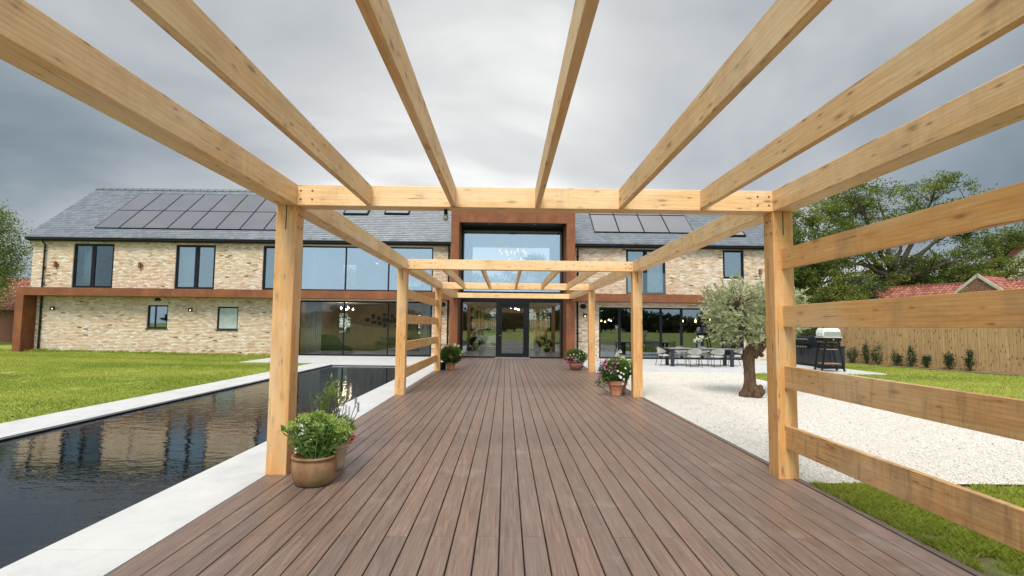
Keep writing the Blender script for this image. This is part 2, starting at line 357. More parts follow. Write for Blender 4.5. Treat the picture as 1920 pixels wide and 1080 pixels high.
M_RUBBER = simple('rubber', (0.02, 0.02, 0.02), 0.8)
M_ROPE = simple('pale_rope', (0.50, 0.48, 0.44), 0.9, var=0.12, scale=30)
M_CUSH = simple('oat_cushion', (0.56, 0.53, 0.48), 0.95, var=0.06)
M_TABLE = simple('charcoal_table', (0.018, 0.022, 0.029), 0.45)
M_TABTOP = simple('grey_table_top', (0.30, 0.31, 0.33), 0.3)
M_POOL = simple('black_pool_liner', (0.012, 0.014, 0.016), 0.6)
M_FENCE = None
def fence_mat():
    b = NB('fence_board_wood'); v = b.coord((14, 14, 0.8), rand=19.0); n = b.noise(v, 2, 6, 0.65, 0.6)
    c = b.ramp(n, [(0.3, (0.32, 0.19, 0.085)), (0.5, (0.47, 0.30, 0.14)), (0.7, (0.58, 0.39, 0.20))])
    vo = b.n('ShaderNodeTexVoronoi'); b.l(b.coord((9, 9, 3.2), rand=3.0), vo.inputs[0]); vo.inputs['Scale'].default_value = 1.0
    c = b.mix(b.ramp(vo.outputs['Distance'], [(0.16, 0.85), (0.26, 0.0)]), c, (0.10, 0.05, 0.02))
    oi = b.n('ShaderNodeObjectInfo'); c = b.mix(b.math('MULTIPLY', oi.outputs['Random'], 0.35), c, (0.26, 0.17, 0.09))
    b.col(c).rough(0.85); b.bump(n, 0.4, 0.006); return b.m
M_FENCE = fence_mat()
M_OLDFENCE = simple('old_green_fence', (0.13, 0.12, 0.07), 0.9, var=0.3)
def pantile():
    b = NB('clay_pantile'); t = b.n('ShaderNodeSeparateColor'); b.l(b.attr(), t.inputs[0])
    c = b.ramp(t.outputs[0], [(0, (0.20, 0.055, 0.035)), (0.5, (0.33, 0.10, 0.065)), (1, (0.44, 0.18, 0.12))])
    g = b.n('ShaderNodeNewGeometry'); f = b.noise(g.outputs['Position'], 2.5, 5, 0.7); c = b.mix(b.ramp(f, [(0.5, 0.0), (0.75, 0.35)]), c, (0.45, 0.30, 0.24))
    b.col(c).rough(0.6); return b.m
M_PAN = pantile()
def emit(name, col, s):
    b = NB(name); b.col(col); b.b.inputs['Emission Color'].default_value = (*col, 1); b.b.inputs['Emission Strength'].default_value = s; return b.m
M_BULB = emit('warm_bulb', (1.0, 0.72, 0.38), 5.0)
M_BULBW = emit('soft_bulb', (1.0, 0.74, 0.42), 0.75)
M_ROOMBULB = emit('room_bulb', (1.0, 0.78, 0.52), 50.0)

def water():
    b = NB('pool_water'); b.col((0.003, 0.005, 0.007)).rough(0.012); b.b.inputs['IOR'].default_value = 1.45; b.b.inputs['Specular IOR Level'].default_value = 0.8
    g = b.n('ShaderNodeNewGeometry'); mp = b.n('ShaderNodeMapping'); b.l(g.outputs['Position'], mp.inputs[0]); mp.inputs['Scale'].default_value = (1, 1.7, 1); mp.inputs['Rotation'].default_value = (0, 0, 0.35)
    a = b.noise(mp.outputs[0], 3.2, 3, 0.5, 0.3); c = b.noise(mp.outputs[0], 11, 2, 0.5)
    region = b.noise(g.outputs['Position'], 0.22, 2)
    hgt = b.math('ADD', a, b.math('MULTIPLY', c, 0.25)); hgt = b.math('MULTIPLY', hgt, b.ramp(region, [(0.35, 0.35), (0.65, 1.0)]))
    b.bump(hgt, 0.27, 0.03); return b.m
M_WATER = water()

# ------------------------------------------------------------------ mesh helpers
class MB:
    def __init__(s): s.v = []; s.f = []
    def box(s, x0, x1, y0, y1, z0, z1):
        n = len(s.v); s.v += [(x, y, z) for z in (z0, z1) for y in (y0, y1) for x in (x0, x1)]
        s.f += [tuple(n + i for i in q) for q in ((0, 2, 3, 1), (4, 5, 7, 6), (0, 1, 5, 4), (2, 6, 7, 3), (0, 4, 6, 2), (1, 3, 7, 5))]; return s
    def obox(s, c, ax, ay, az):
        n = len(s.v); c = Vector(c); ax, ay, az = Vector(ax), Vector(ay), Vector(az)
        s.v += [tuple(c + ax * i + ay * j + az * k) for k in (-1, 1) for j in (-1, 1) for i in (-1, 1)]
        s.f += [tuple(n + i for i in q) for q in ((0, 2, 3, 1), (4, 5, 7, 6), (0, 1, 5, 4), (2, 6, 7, 3), (0, 4, 6, 2), (1, 3, 7, 5))]; return s
    def tube(s, pts, r, n=6, cap=True):
        pts = [Vector(p) for p in pts]; r = r if isinstance(r, (list, tuple)) else [r] * len(pts); base = len(s.v)
        for i, p in enumerate(pts):
            d = (pts[min(i + 1, len(pts) - 1)] - pts[max(i - 1, 0)]); d = d.normalized() if d.length > 1e-9 else Vector((0, 0, 1))
            a = d.cross(Vector((0, 0, 1)) if abs(d.z) < 0.9 else Vector((1, 0, 0))).normalized(); b = d.cross(a)
            for k in range(n):
                t = 2 * PI * k / n; s.v.append(tuple(p + (a * math.cos(t) + b * math.sin(t)) * r[i]))
        for i in range(len(pts) - 1):
            for k in range(n):
                q = base + i * n; s.f.append((q + k, q + (k + 1) % n, q + n + (k + 1) % n, q + n + k))
        if cap: s.f.append(tuple(base + k for k in range(n))[::-1]); s.f.append(tuple(base + (len(pts) - 1) * n + k for k in range(n)))
        return s
    def lathe(s, prof, n=28, c=(0, 0, 0), sx=1, sy=1):
        base = len(s.v)
        for r, z in prof:
            for k in range(n):
                t = 2 * PI * k / n; s.v.append((c[0] + r * math.cos(t) * sx, c[1] + r * math.sin(t) * sy, c[2] + z))
        for i in range(len(prof) - 1):
            for k in range(n):
                q = base + i * n; s.f.append((q + k, q + (k + 1) % n, q + n + (k + 1) % n, q + n + k))
        s.f.append(tuple(base + k for k in range(n))[::-1]); s.f.append(tuple(base + (len(prof) - 1) * n + k for k in range(n))); return s
    def poly(s, pts): n = len(s.v); s.v += [tuple(p) for p in pts]; s.f.append(tuple(range(n, n + len(pts)))); return s
    def prism(s, pts, z0, z1):
        n = len(s.v); k = len(pts); s.v += [(x, y, z0) for x, y in pts] + [(x, y, z1) for x, y in pts]
        s.f.append(tuple(range(n, n + k))[::-1]); s.f.append(tuple(range(n + k, n + 2 * k)))
        for i in range(k): j = (i + 1) % k; s.f.append((n + i, n + j, n + k + j, n + k + i))
        return s
    def mesh(s, name):
        me = bpy.data.meshes.new(name); me.from_pydata(s.v, [], s.f); me.update(); return me
    def obj(s, name, mat, parent=None, smooth=False, bevel=0.0):
        me = s.mesh(name)
        if smooth: me.shade_smooth() if hasattr(me, 'shade_smooth') else None
        o = link(name, me, mat, parent)
        if bevel: md = o.modifiers.new('bevel', 'BEVEL'); md.width = bevel; md.segments = 2; md.limit_method = 'ANGLE'
        return o
def link(name, me, mat, parent=None):
    if mat is not None and not me.materials: me.materials.append(mat)
    o = bpy.data.objects.new(name, me); C.objects.link(o)
    if parent is not None: o.parent = parent
    return o
def npmesh(name, V, F, mat, parent=None, tint=None, smooth=False):
    V = np.asarray(V, dtype=np.float32); F = np.asarray(F, dtype=np.int32); m, k = F.shape
    me = bpy.data.meshes.new(name); me.vertices.add(len(V)); me.vertices.foreach_set('co', V.ravel())
    me.loops.add(m * k); me.loops.foreach_set('vertex_index', F.ravel()); me.polygons.add(m)
    me.polygons.foreach_set('loop_start', np.arange(m, dtype=np.int32) * k)
    if smooth: me.polygons.foreach_set('use_smooth', np.ones(m, dtype=bool))
    me.update(calc_edges=True)
    if tint is not None:
        a = me.color_attributes.new('tint', 'FLOAT_COLOR', 'POINT'); t = np.ones((len(V), 4), dtype=np.float32); t[:, :tint.shape[1]] = tint; a.data.foreach_set('color', t.ravel())
    return link(name, me, mat, parent)
def empty(name, loc=(0, 0, 0), rz=0.0, parent=None):
    o = bpy.data.objects.new(name, None); C.objects.link(o); o.location = loc; o.rotation_euler = (0, 0, rz); o.empty_display_size = 0.1
    if parent is not None: o.parent = parent
    return o
def tag(o, label, cat, group=None, kind=None):
    o['label'] = label; o['category'] = cat
    if group: o['group'] = group
    if kind: o['kind'] = kind
    return o
def structure(o, label=None, cat=None):
    o['kind'] = 'structure'
    if label: o['label'] = label
    if cat: o['category'] = cat
    return o
def copy_tree(o, parent=None):
    c = o.copy(); C.objects.link(c); c.parent = parent
    for ch in list(o.children): copy_tree(ch, c)
    return c
def vnoise(x, y, seed=0, scale=1.0):
    """smooth value noise on arrays"""
    r = np.random.default_rng(seed); g = r.random((64, 64)); x = x * scale; y = y * scale
    xi = np.floor(x).astype(int); yi = np.floor(y).astype(int); fx = x - xi; fy = y - yi; fx = fx * fx * (3 - 2 * fx); fy = fy * fy * (3 - 2 * fy)
    a = g[xi % 64, yi % 64]; b = g[(xi + 1) % 64, yi % 64]; c = g[xi % 64, (yi + 1) % 64]; d = g[(xi + 1) % 64, (yi + 1) % 64]
    return (a * (1 - fx) + b * fx) * (1 - fy) + (c * (1 - fx) + d * fx) * fy

# ------------------------------------------------------------------ ground
HX0, HX1, HY0, HY1 = -8.1, -2.6, -4.0, 22.9
def frame_sheet(x0, x1, y0, y1, z):
    v = [(x0, y0, z), (x1, y0, z), (x1, y1, z), (x0, y1, z), (HX0, HY0, z), (HX1, HY0, z), (HX1, HY1, z), (HX0, HY1, z)]
    f = [(0, 1, 5, 4), (1, 2, 6, 5), (2, 3, 7, 6), (3, 0, 4, 7)]
    me = bpy.data.meshes.new('ground'); me.from_pydata(v, [], f); me.update(); return me
structure(link('ground', frame_sheet(-900, 900, -900, 900, -0.09), M_LAWN))

def lz(x, y):   # lawn height
    x = np.asarray(x, float); y = np.asarray(y, float)
    t = np.clip((-12 - x) / 12, 0, 1); z = -0.035 + 0.11 * t * t * (3 - 2 * t)
    und = 0.035 * (vnoise(x + 50, y + 50, 3, 0.35) - 0.5)
    edge = np.clip(np.minimum(np.abs(x + 8.1), np.where(x > 3, np.abs(x - 3.3), 9)) / 1.5, 0, 1)
    return z + und * edge
def lawn(name, x0, x1, y0, y1, step, label):
    xs = np.arange(x0, x1 + 1e-6, (x1 - x0) / max(1, round((x1 - x0) / step))); ys = np.arange(y0, y1 + 1e-6, (y1 - y0) / max(1, round((y1 - y0) / step)))
    X, Y = np.meshgrid(xs, ys); V = np.stack([X, Y, lz(X, Y)], -1).reshape(-1, 3); nx = len(xs); ny = len(ys)
    i, j = np.meshgrid(np.arange(nx - 1), np.arange(ny - 1)); a = (j * nx + i).ravel(); F = np.stack([a, a + 1, a + nx + 1, a + nx], 1)
    o = npmesh(name, V, F, M_LAWN, smooth=True); structure(o, label)
lawn('lawn_left', -45, -8.1, -8, 45, 0.5, 'mown yellow green lawn left of the pool')
lawn('lawn_right', 3.3, 60, -10, 45, 0.6, 'mown green lawn right of the deck')

o = MB().poly([(3.272, -6, -.022), (12, -6, -.022), (12, 5.8, -.022), (3.272, 5.8, -.022)]).obj('bare_ground', M_PATCHY); structure(o, 'patchy soil and thin grass by the near deck edge')
# gravel area (raised 2 cm over the lawn sheet)
GB = [(3.30, 20.1), (3.30, 5.80), (6.0, 5.82), (9.9, 5.9), (9.9, 8.0), (9.65, 10.0), (9.2, 12.0), (8.7, 14.6), (8.3, 16.6), (8.35, 18.4), (8.9, 20.1)]
o = MB().prism(GB, -0.06, -0.012).obj('gravel_path', M_GRAVEL); structure(o, 'white gravel area beside the deck')
def in_gravel(x, y):
    inside = np.zeros(len(x), bool); n = len(GB)
    for i in range(n):
        x1, y1 = GB[i]; x2, y2 = GB[(i + 1) % n]
        cnd = ((y1 > y) != (y2 > y)) & (x < (x2 - x1) * (y - y1) / (y2 - y1 + 1e-12) + x1); inside ^= cnd
    return inside
e_ = MB()
for (x1, y1), (x2, y2) in zip(GB[1:3] + GB[2:], GB[2:4] + GB[3:]):
    if x1 >= 3.3:
        d = Vector((x2 - x1, y2 - y1, 0)); l_ = d.length
        if l_ > 0.01: e_.obox(((x1 + x2) / 2, (y1 + y2) / 2, -0.02), d / 2, Vector((-d.y, d.x, 0)).normalized() * 0.004, (0, 0, 0.022))
tag(e_.obj('gravel_edging', M_BOLT), 'thin rusty metal edging strip round the white gravel', 'edging')

# pebbles
def pebbles(n, size, seed, ymax, kpow):
    r = np.random.default_rng(seed)
    y = 5.85 + (ymax - 5.85) * r.random(n * 2) ** kpow; x = 3.34 + 6.4 * r.random(n * 2)
    k = in_gravel(x, y); x = x[k][:n]; y = y[k][:n]; n = len(x)
    s = size * (0.5 + r.random(n) ** 2 * 1.1); oct_ = np.array([(1, 0, 0), (0, 1, 0), (-1, 0, 0), (0, -1, 0), (0, 0, 1), (0, 0, -0.4)], float)
    V = oct_[None] * (s[:, None, None] * (0.7 + 0.6 * r.random((n, 1, 3)))); V[:, :, 2] *= 0.62
    a = r.random(n) * 6.28; ca, sa = np.cos(a)[:, None], np.sin(a)[:, None]; vx = V[:, :, 0] * ca - V[:, :, 1] * sa; vy = V[:, :, 0] * sa + V[:, :, 1] * ca
    V = np.stack([vx + x[:, None], vy + y[:, None], V[:, :, 2] - 0.008], -1)
    f = np.array([(0, 1, 4), (1, 2, 4), (2, 3, 4), (3, 0, 4), (1, 0, 5), (2, 1, 5), (3, 2, 5), (0, 3, 5)]); F = (f[None] + (np.arange(n) * 6)[:, None, None]).reshape(-1, 3)
    t = np.repeat(r.random((n, 1)), 6, 0); return V.reshape(-1, 3), F, t
V, F, t = pebbles(60000, 0.010, 5, 20.0, 1.7)
o = npmesh('gravel', V, F, M_PEBBLE, tint=t); o['kind'] = 'stuff'; o['label'] = 'loose white and cream gravel stones'

# ------------------------------------------------------------------ grass
def grass(name, x0, x1, y0, y1, n, h, wd, seed, mask=None, bare=0.0, ypow=1.0, label='short green grass'):
    r = np.random.default_rng(seed); x = x0 + (x1 - x0) * r.random(n); y = y0 + (y1 - y0) * r.random(n) ** ypow
    k = np.ones(n, bool)
    if mask is not None: k &= mask(x, y)
    dn = vnoise(x + 30, y + 30, seed + 1, 2.9 if y1 < 6 else 1.1) * 0.4 + vnoise(x + 30, y + 30, seed + 2, 7.3 if y1 < 6 else 3.7) * 0.6
    k &= dn > bare * (0.6 + 0.8 * r.random(n)); x, y, dn = x[k], y[k], dn[k]; n = len(x)
    z = np.where((x > 3.2) & (y < 5.8) & (x < 12), -0.022, lz(x, y)) - 0.004; a = r.random(n) * 6.28; hh = h * (0.45 + 0.9 * r.random(n)) * (0.6 + 0.7 * dn); lean = hh * (0.25 + 0.8 * r.random(n)); la = r.random(n) * 6.28
    w2 = wd * (0.6 + 0.8 * r.random(n)); dx, dy = np.cos(a) * w2, np.sin(a) * w2; lx, ly = np.cos(la) * lean, np.sin(la) * lean
    V = np.stack([np.stack([x - dx, y - dy, z], 1), np.stack([x + dx, y + dy, z], 1), np.stack([x + lx * .4 + dx * .6, y + ly * .4 + dy * .6, z + hh * .6], 1), np.stack([x + lx, y + ly, z + hh * .95], 1)], 1).reshape(-1, 3)
    i = np.arange(n) * 4; F = np.concatenate([np.stack([i, i + 1, i + 2], 1), np.stack([i, i + 2, i + 3], 1)])
    stripe = vnoise(x * 0.12 + y * 0.02 + 9, y * 1.0 + 9, 77, 1.0); tv = np.clip(0.05 + 0.6 * stripe + 0.45 * vnoise(x + 9, y + 9, 8, 0.5) + 0.35 * (r.random(n) - 0.5), 0, 1)
    o = npmesh(name, V, F, M_GRASS, tint=np.repeat(tv[:, None], 4, 0)); o['kind'] = 'stuff'; o['label'] = label; return o
grass('grass', 3.28, 8.5, 1.6, 5.78, 240000, 0.058, 0.0032, 21, bare=0.31, label='long green grass growing by the near deck edge')
def m_left(x, y): return ~((x > -11.4) & (y > 23.1)) & (y < 27.7) & (x > -1.06 * y)
grass('grass', -26.5, -8.12, 6, 27.8, 330000, 0.045, 0.008, 22, m_left, 0.24, label='short yellow green grass left of the pool')
grass('grass', -26, -11.5, 27.2, 27.75, 5000, 0.13, 0.01, 26, None, 0.3, label='rough grass tufts along the foot of the brick wall')
def m_right(x, y): return ~in_gravel(x, y) & ~((x < 14.45) & (y > 20.0)) & (x < 20.6 - 0.34 * (y - 20) ) & (x < y * 1.05)
grass('grass', 8.0, 24, 7.5, 27.4, 120000, 0.05, 0.009, 23, m_right, 0.14, label='short green grass between the gravel and the fence')

def litter(n, x0, x1, y0, y1, seed, mask, label):
    r = np.random.default_rng(seed); x = x0 + (x1 - x0) * r.random(n); y = y0 + (y1 - y0) * r.random(n); k = mask(x, y); x, y = x[k], y[k]; n = len(x)
    P = np.stack([x, y, lz(x, y) + .03], 1); rp = 5; P = np.repeat(P, rp, 0) + r.normal(size=(n * rp, 3)) * np.array((.05, .04, .008)); m = len(P); a = r.random(m) * 6.28; l = .035 * (.5 + r.random(m)); d = np.stack([np.cos(a), np.sin(a), .3 * r.normal(size=m)], 1) * l[:, None]; s_ = np.stack([-np.sin(a), np.cos(a), .3 * r.normal(size=m)], 1) * l[:, None] * .5
    V = np.stack([P, P + d * .5 + s_, P + d, P + d * .5 - s_], 1).reshape(-1, 3); o = npmesh('fallen_leaves', V, np.arange(m * 4).reshape(-1, 4), simple('dead_leaf', (.13, .075, .035), .9, var=.4)); o['kind'] = 'stuff'; o['label'] = label
litter(90, -26, -8.4, 8, 27, 5, m_left, 'small dark clumps of fallen leaves scattered on the left lawn')
litter(60, 8, 21, 8, 27, 6, m_right, 'small dark clumps of fallen leaves scattered on the right lawn')
# ------------------------------------------------------------------ pool
def slab_row(parent, x0, x1, y0, y1, nx, ny, z1=0.0, th=0.03, gap=0.007, name='slab'):
    dx, dy = (x1 - x0) / nx, (y1 - y0) / ny; me = None
    mb = MB().box(gap / 2, dx - gap / 2, gap / 2, dy - gap / 2, -th, 0); me = mb.mesh(name); me.materials.append(M_STONE)
    for i in range(nx):
        for j in range(ny):
            s = link(name, me, None, parent); s.location = (x0 + i * dx, y0 + j * dy, z1 + rnd.uniform(-0.0008, 0.0008))
pool = structure(empty('pool'), 'long dark swimming pool with pale stone coping beside the deck')
WX0, WX1, WY0, WY1 = -7.13, -3.33, -3.2, 22.05
MB().box(WX0 - 0.3, WX0, WY0, WY1, -1.2, -0.03).box(WX1, WX1 + 0.3, WY0, WY1, -1.2, -0.03).box(WX0 - .3, WX1 + .3, WY1, WY1 + .3, -1.2, -0.032).box(WX0 - .3, WX1 + .3, WY0 - .3, WY0, -1.2, -0.032).box(WX0, WX1, WY0, WY1, -1.25, -1.2).obj('basin', M_POOL, pool)
MB().poly([(WX0, WY0, -0.055), (WX1, WY0, -0.055), (WX1, WY1, -0.055), (WX0, WY1, -0.055)]).obj('water', M_WATER, pool)
cop = empty('coping', parent=pool)
MB().box(-8.08, WX0 - 0.01, WY0, WY1 + 0.8, -0.06, -0.031).box(WX1 + 0.01, -2.62, WY0, WY1 + .8, -0.06, -0.031).box(WX0 - .01, WX1 + .01, WY1 + .01, WY1 + .8, -0.06, -0.031).obj('coping_bed', M_STONE, cop)
slab_row(cop, -8.1, WX0 + 0.02, WY0, WY1, 1, 14, z1=-0.002)
slab_row(cop, WX1 - 0.02, -2.60, WY0, WY1, 1, 14, z1=-0.002)
slab_row(cop, -8.1, -2.60, WY1, 22.85, 3, 1, z1=-0.002)
terr = structure(empty('patio'), 'pale stone patio in front of the house')
MB().box(-11.3, -2.6, 22.85, 27.85, -0.08, -0.031).box(3.28, 14.4, 20.1, 27.85, -0.08, -0.031).obj('patio_bed', M_MORTAR, terr)
slab_row(terr, -11.3, -2.60, 22.85, 27.8, 7, 6, z1=-0.003)
slab_row(terr, 3.30, 14.4, 20.1, 27.8, 9, 10, z1=-0.003)

# ------------------------------------------------------------------ deck
deck = structure(empty('deck'), 'long brown composite deck leading to the house')
MB().box(-2.55, 3.25, -3.0, 27.55, -0.08, -0.045).obj('subframe', M_BLACK, deck)
def plank_mesh(wd, ln, name='plank'):
    mb = MB(); c_ = 0.004; hw = wd / 2
    prof = [(-hw, -0.03), (hw, -0.03), (hw, -c_), (hw - c_, 0), (-hw + c_, 0), (-hw, -c_)]
    n = len(prof)
    for y in (0.002, ln - 0.002): mb.v += [(x, y, z) for x, z in prof]
    mb.f.append(tuple(range(n))[::-1][::-1]); mb.f.append(tuple(range(n, 2 * n))[::-1])
    for i in range(n): j = (i + 1) % n; mb.f.append((i, n + i, n + j, j))
    me = mb.mesh(name); me.materials.append(M_DECK); return me
PW = 0.179; pm = {}
def put_plank(x, y0, y1, wd=PW - 0.010):
    k = (round(wd, 4), round(y1 - y0, 3))
    if k not in pm: pm[k] = plank_mesh(*k)
    o = link('plank', pm[k], None, deck); o.location = (x, y0, rnd.uniform(-0.0006, 0.0006))
for i in range(-15, 17):
    xc = 0.145 + PW * (i + 0.5); js = [-3.0, 4.3, 10.4, 16.5, 22.6, 27.55] if (i % 2 == 0) else [-3.0, 1.25, 7.32, 13.45, 19.55, 25.6, 27.55]
    for a, b in zip(js[:-1], js[1:]): put_plank(xc, a, b)
for x in (-2.5605, 3.2385):
    for a, b in zip([-3, 3.2, 9.4, 15.6, 21.8], [3.2, 9.4, 15.6, 21.8, 27.55]): put_plank(x, a, b, 0.062)

# ------------------------------------------------------------------ pergola
perg = tag(empty('pergola'), 'long open timber pergola of pale square beams over the brown deck', 'pergola')
def beam(name, p0, p1, wdt, hgt, mat, parent=perg, up=(0, 0, 1), ch=0.005):
    """chamfered bar, local X along its length"""
    p0, p1 = Vector(p0), Vector(p1); d = p1 - p0; ln = d.length; d.normalize(); up = Vector(up); yv = up.cross(d).normalized(); zv = d.cross(yv)
    a, b = wdt / 2, hgt / 2; pr = [(-a + ch, -b), (a - ch, -b), (a, -b + ch), (a, b - ch), (a - ch, b), (-a + ch, b), (-a, b - ch), (-a, -b + ch)]
    mb = MB()
    for x in (0, ln): mb.v += [(x, y, z) for y, z in pr]
    mb.f = [tuple(range(8))[::-1], tuple(range(8, 16))] + [(i, (i + 1) % 8, 8 + (i + 1) % 8, 8 + i) for i in range(8)]
    o = mb.obj(name, mat, parent); m = Matrix.Identity(4)
    for i in range(3): m[i][0], m[i][1], m[i][2], m[i][3] = d[i], yv[i], zv[i], p0[i]
    o.matrix_basis = m; return o
PWD = 0.226; XL, XR = -2.612 + PWD / 2, 3.256 - PWD / 2; ZB, ZT = 2.985, 3.225
FY = [-0.79, 5.967, 12.70, 19.50]; EY = 25.70
bolt_me = MB().lathe([(0.0, 0.0), (0.012, 0.0), (0.012, 0.003), (0.009, 0.005), (0.0, 0.005)], 10).mesh('bolt'); bolt_me.materials.append(M_BOLT)
plug_me = bolt_me.copy(); plug_me.materials.clear(); plug_me.materials.append(M_PLUG)
def bolts(par, pts, axis, me=None):  # world points, facing axis
    inv = par.matrix_basis.inverted()
    for p in pts:
        o = link('bolt', me or bolt_me, None, par); q = Vector(axis).to_track_quat('Z', 'Y').to_matrix().to_4x4(); q.translation = Vector(p); o.matrix_basis = inv @ q
for x, side in ((XL, -1), (XR, 1)):
    for fy in FY:
        c_ = fy + PWD / 2
        p = beam('post', (x, c_, 0.0), (x, c_, ZB - 0.002), PWD, PWD, M_POST, up=(0, 1, 0))
        inv = p.matrix_basis.inverted()
        g = MB().box(x - 0.0055, x + 0.0055, fy - 0.0015, fy + 0.02, ZB - 0.27, ZB - 0.003).obj('slot_plate', M_BOLT, p); g.matrix_basis = inv
        sx = -side
        bolts(p, [(x + sx * PWD / 2, fy + 0.06 + 0.09 * k, ZB - 0.10 - 0.14 * j) for k in (0, 1) for j in (0, 1)], (sx, 0, 0), plug_me)
    ys = [FY[0] - 0.25, FY[2] - 0.1 + 0.0, EY + 0.20]
    segs = [(FY[0] - 0.25, FY[1] + PWD - 0.001), (FY[1] + PWD + 0.001, FY[2] + PWD - 0.001), (FY[2] + PWD + 0.001, FY[3] + PWD - 0.001), (FY[3] + PWD + 0.001, EY + 0.22)]
    for a, b in segs:
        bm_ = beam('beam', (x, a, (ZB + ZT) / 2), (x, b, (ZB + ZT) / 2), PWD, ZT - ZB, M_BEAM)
        bolts(bm_, [(x - side * PWD / 2, b - 0.07 - 0.09 * k - 0.0, ZB + 0.07 + 0.10 * j) for k in (0, 1) for j in (0, 1)], (-side, 0, 0), plug_me)
xi0, xi1 = XL + PWD / 2 + 0.001, XR - PWD / 2 - 0.001
for fy in FY + [EY]:
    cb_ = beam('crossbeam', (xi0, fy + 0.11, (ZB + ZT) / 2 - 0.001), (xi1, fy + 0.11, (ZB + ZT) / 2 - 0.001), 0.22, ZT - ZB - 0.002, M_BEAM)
    if fy != EY:
        bolts(cb_, [(xx, fy, ZB + 0.07 + 0.10 * j) for j in (0, 1) for xx in (xi0 + 0.04, xi0 + 0.17, xi1 - 0.17, xi1 - 0.04)], (0, -1, 0), plug_me if fy < 6 else None)
for a, b in ((FY[0] + 0.222, FY[1] - 0.001), (FY[2] + 0.222, FY[3] - 0.001)):
    for xj in (-1.572, -0.618, 0.342, 1.297, 2.227):
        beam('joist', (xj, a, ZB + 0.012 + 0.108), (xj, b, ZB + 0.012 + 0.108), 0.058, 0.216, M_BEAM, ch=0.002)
RZ = [(0.325, 0.575), (0.99, 1.235), (1.67, 1.91), (2.325, 2.555)]
for k, (a, b) in enumerate(RZ):
    beam('rail', (3.147 + 0.0, FY[0] + PWD + 0.001, (a + b) / 2), (3.147, FY[1] - 0.001, (a + b) / 2), 0.058, b - a, M_RAILW if k < 2 else M_RAIL, ch=0.003)
    beam('rail', (-2.53, FY[2] + PWD + 0.001, (a + b) / 2), (-2.53, FY[3] - 0.001, (a + b) / 2), 0.058, b - a, M_RAIL, ch=0.003)
# festoon bulb under the crossbeam
fb = tag(empty('hanging_bulb', (-0.712, FY[1] + 0.11, ZB)), 'unlit clear bulb in a black holder hanging under the near crossbeam', 'light bulb')
MB().lathe([(0.012, 0.0), (0.020, -0.003), (0.022, -0.045), (0.018, -0.05)], 14).lathe([(0.03, -0.05), (0.03, -0.056)], 14).obj('holder', M_BLACK, fb)
MB().lathe([(0.016, -0.056), (0.020, -0.068), (0.029, -0.085), (0.032, -0.102), (0.027, -0.122), (0.014, -0.134), (0.0, -0.137)], 16).obj('bulb', simple('frosted_grey_glass', (0.30, 0.31, 0.32), 0.15), fb, smooth=True)

# ------------------------------------------------------------------ house
house = tag(empty('house', (0, 0, 0)), 'long two storey buff brick house with slate roof and rusty steel entrance portal', 'house')
YF, YI, YB, YBI = 27.8, 28.1, 36.5, 36.2       # front face, inner face, rear face, rear inner face
XA, XB = -24.7, 14.55
PX0, PX1 = -2.76, 3.35                          # portal outer sides
OP = {  # front openings x0,x1,z0,z1
    'w1': (-22.60, -20.50, 3.37, 5.70), 'w2': (-17.30, -15.24, 3.37, 5.70), 'w3': (-12.76, -11.40, 3.37, 5.70), 'big': (-10.82, -3.87, 3.38, 5.72),
    'slider': (-10.80, -3.87, 0.0, 2.86), 'bif': (4.85, 12.45, 0.0, 2.68), 'w5': (6.28, 8.36, 3.37, 5.76), 'w6': (11.40, 12.52, 4.25, 5.78),
    's1': (-18.60, -17.55, 1.32, 2.52), 's2': (-15.00, -13.92, 1.28, 2.48)}
def wall_with_holes(mb, x0, x1, z0, z1, y0, y1, holes):
    xs = sorted({x0, x1, *[min(max(h[i], x0), x1) for h in holes for i in (0, 1)]}); zs = sorted({z0, z1, *[min(max(h[i], z0), z1) for h in holes for i in (2, 3)]})
    for j in range(len(zs) - 1):
        run = None
        for i in range(len(xs) - 1):
            cx, cz = (xs[i] + xs[i + 1]) / 2, (zs[j] + zs[j + 1]) / 2
            solid = not any(h[0] < cx < h[1] and h[2] < cz < h[3] for h in holes)
            if solid and run is None: run = xs[i]
            if run is not None and not solid: mb.box(run, xs[i], y0, y1, zs[j], zs[j + 1]); run = None
        if run is not None: mb.box(run, xs[-1], y0, y1, zs[j], zs[j + 1])
FH = list(OP.values())
mb = MB(); wall_with_holes(mb, XA, PX0 + 0.02, -0.15, 5.95, YF, YI - 0.02, FH); wall_with_holes(mb, PX1 - 0.02, XB, -0.15, 5.95, YF, YI - 0.02, FH)
wall = mb.obj('wall', M_MORTAR, house)

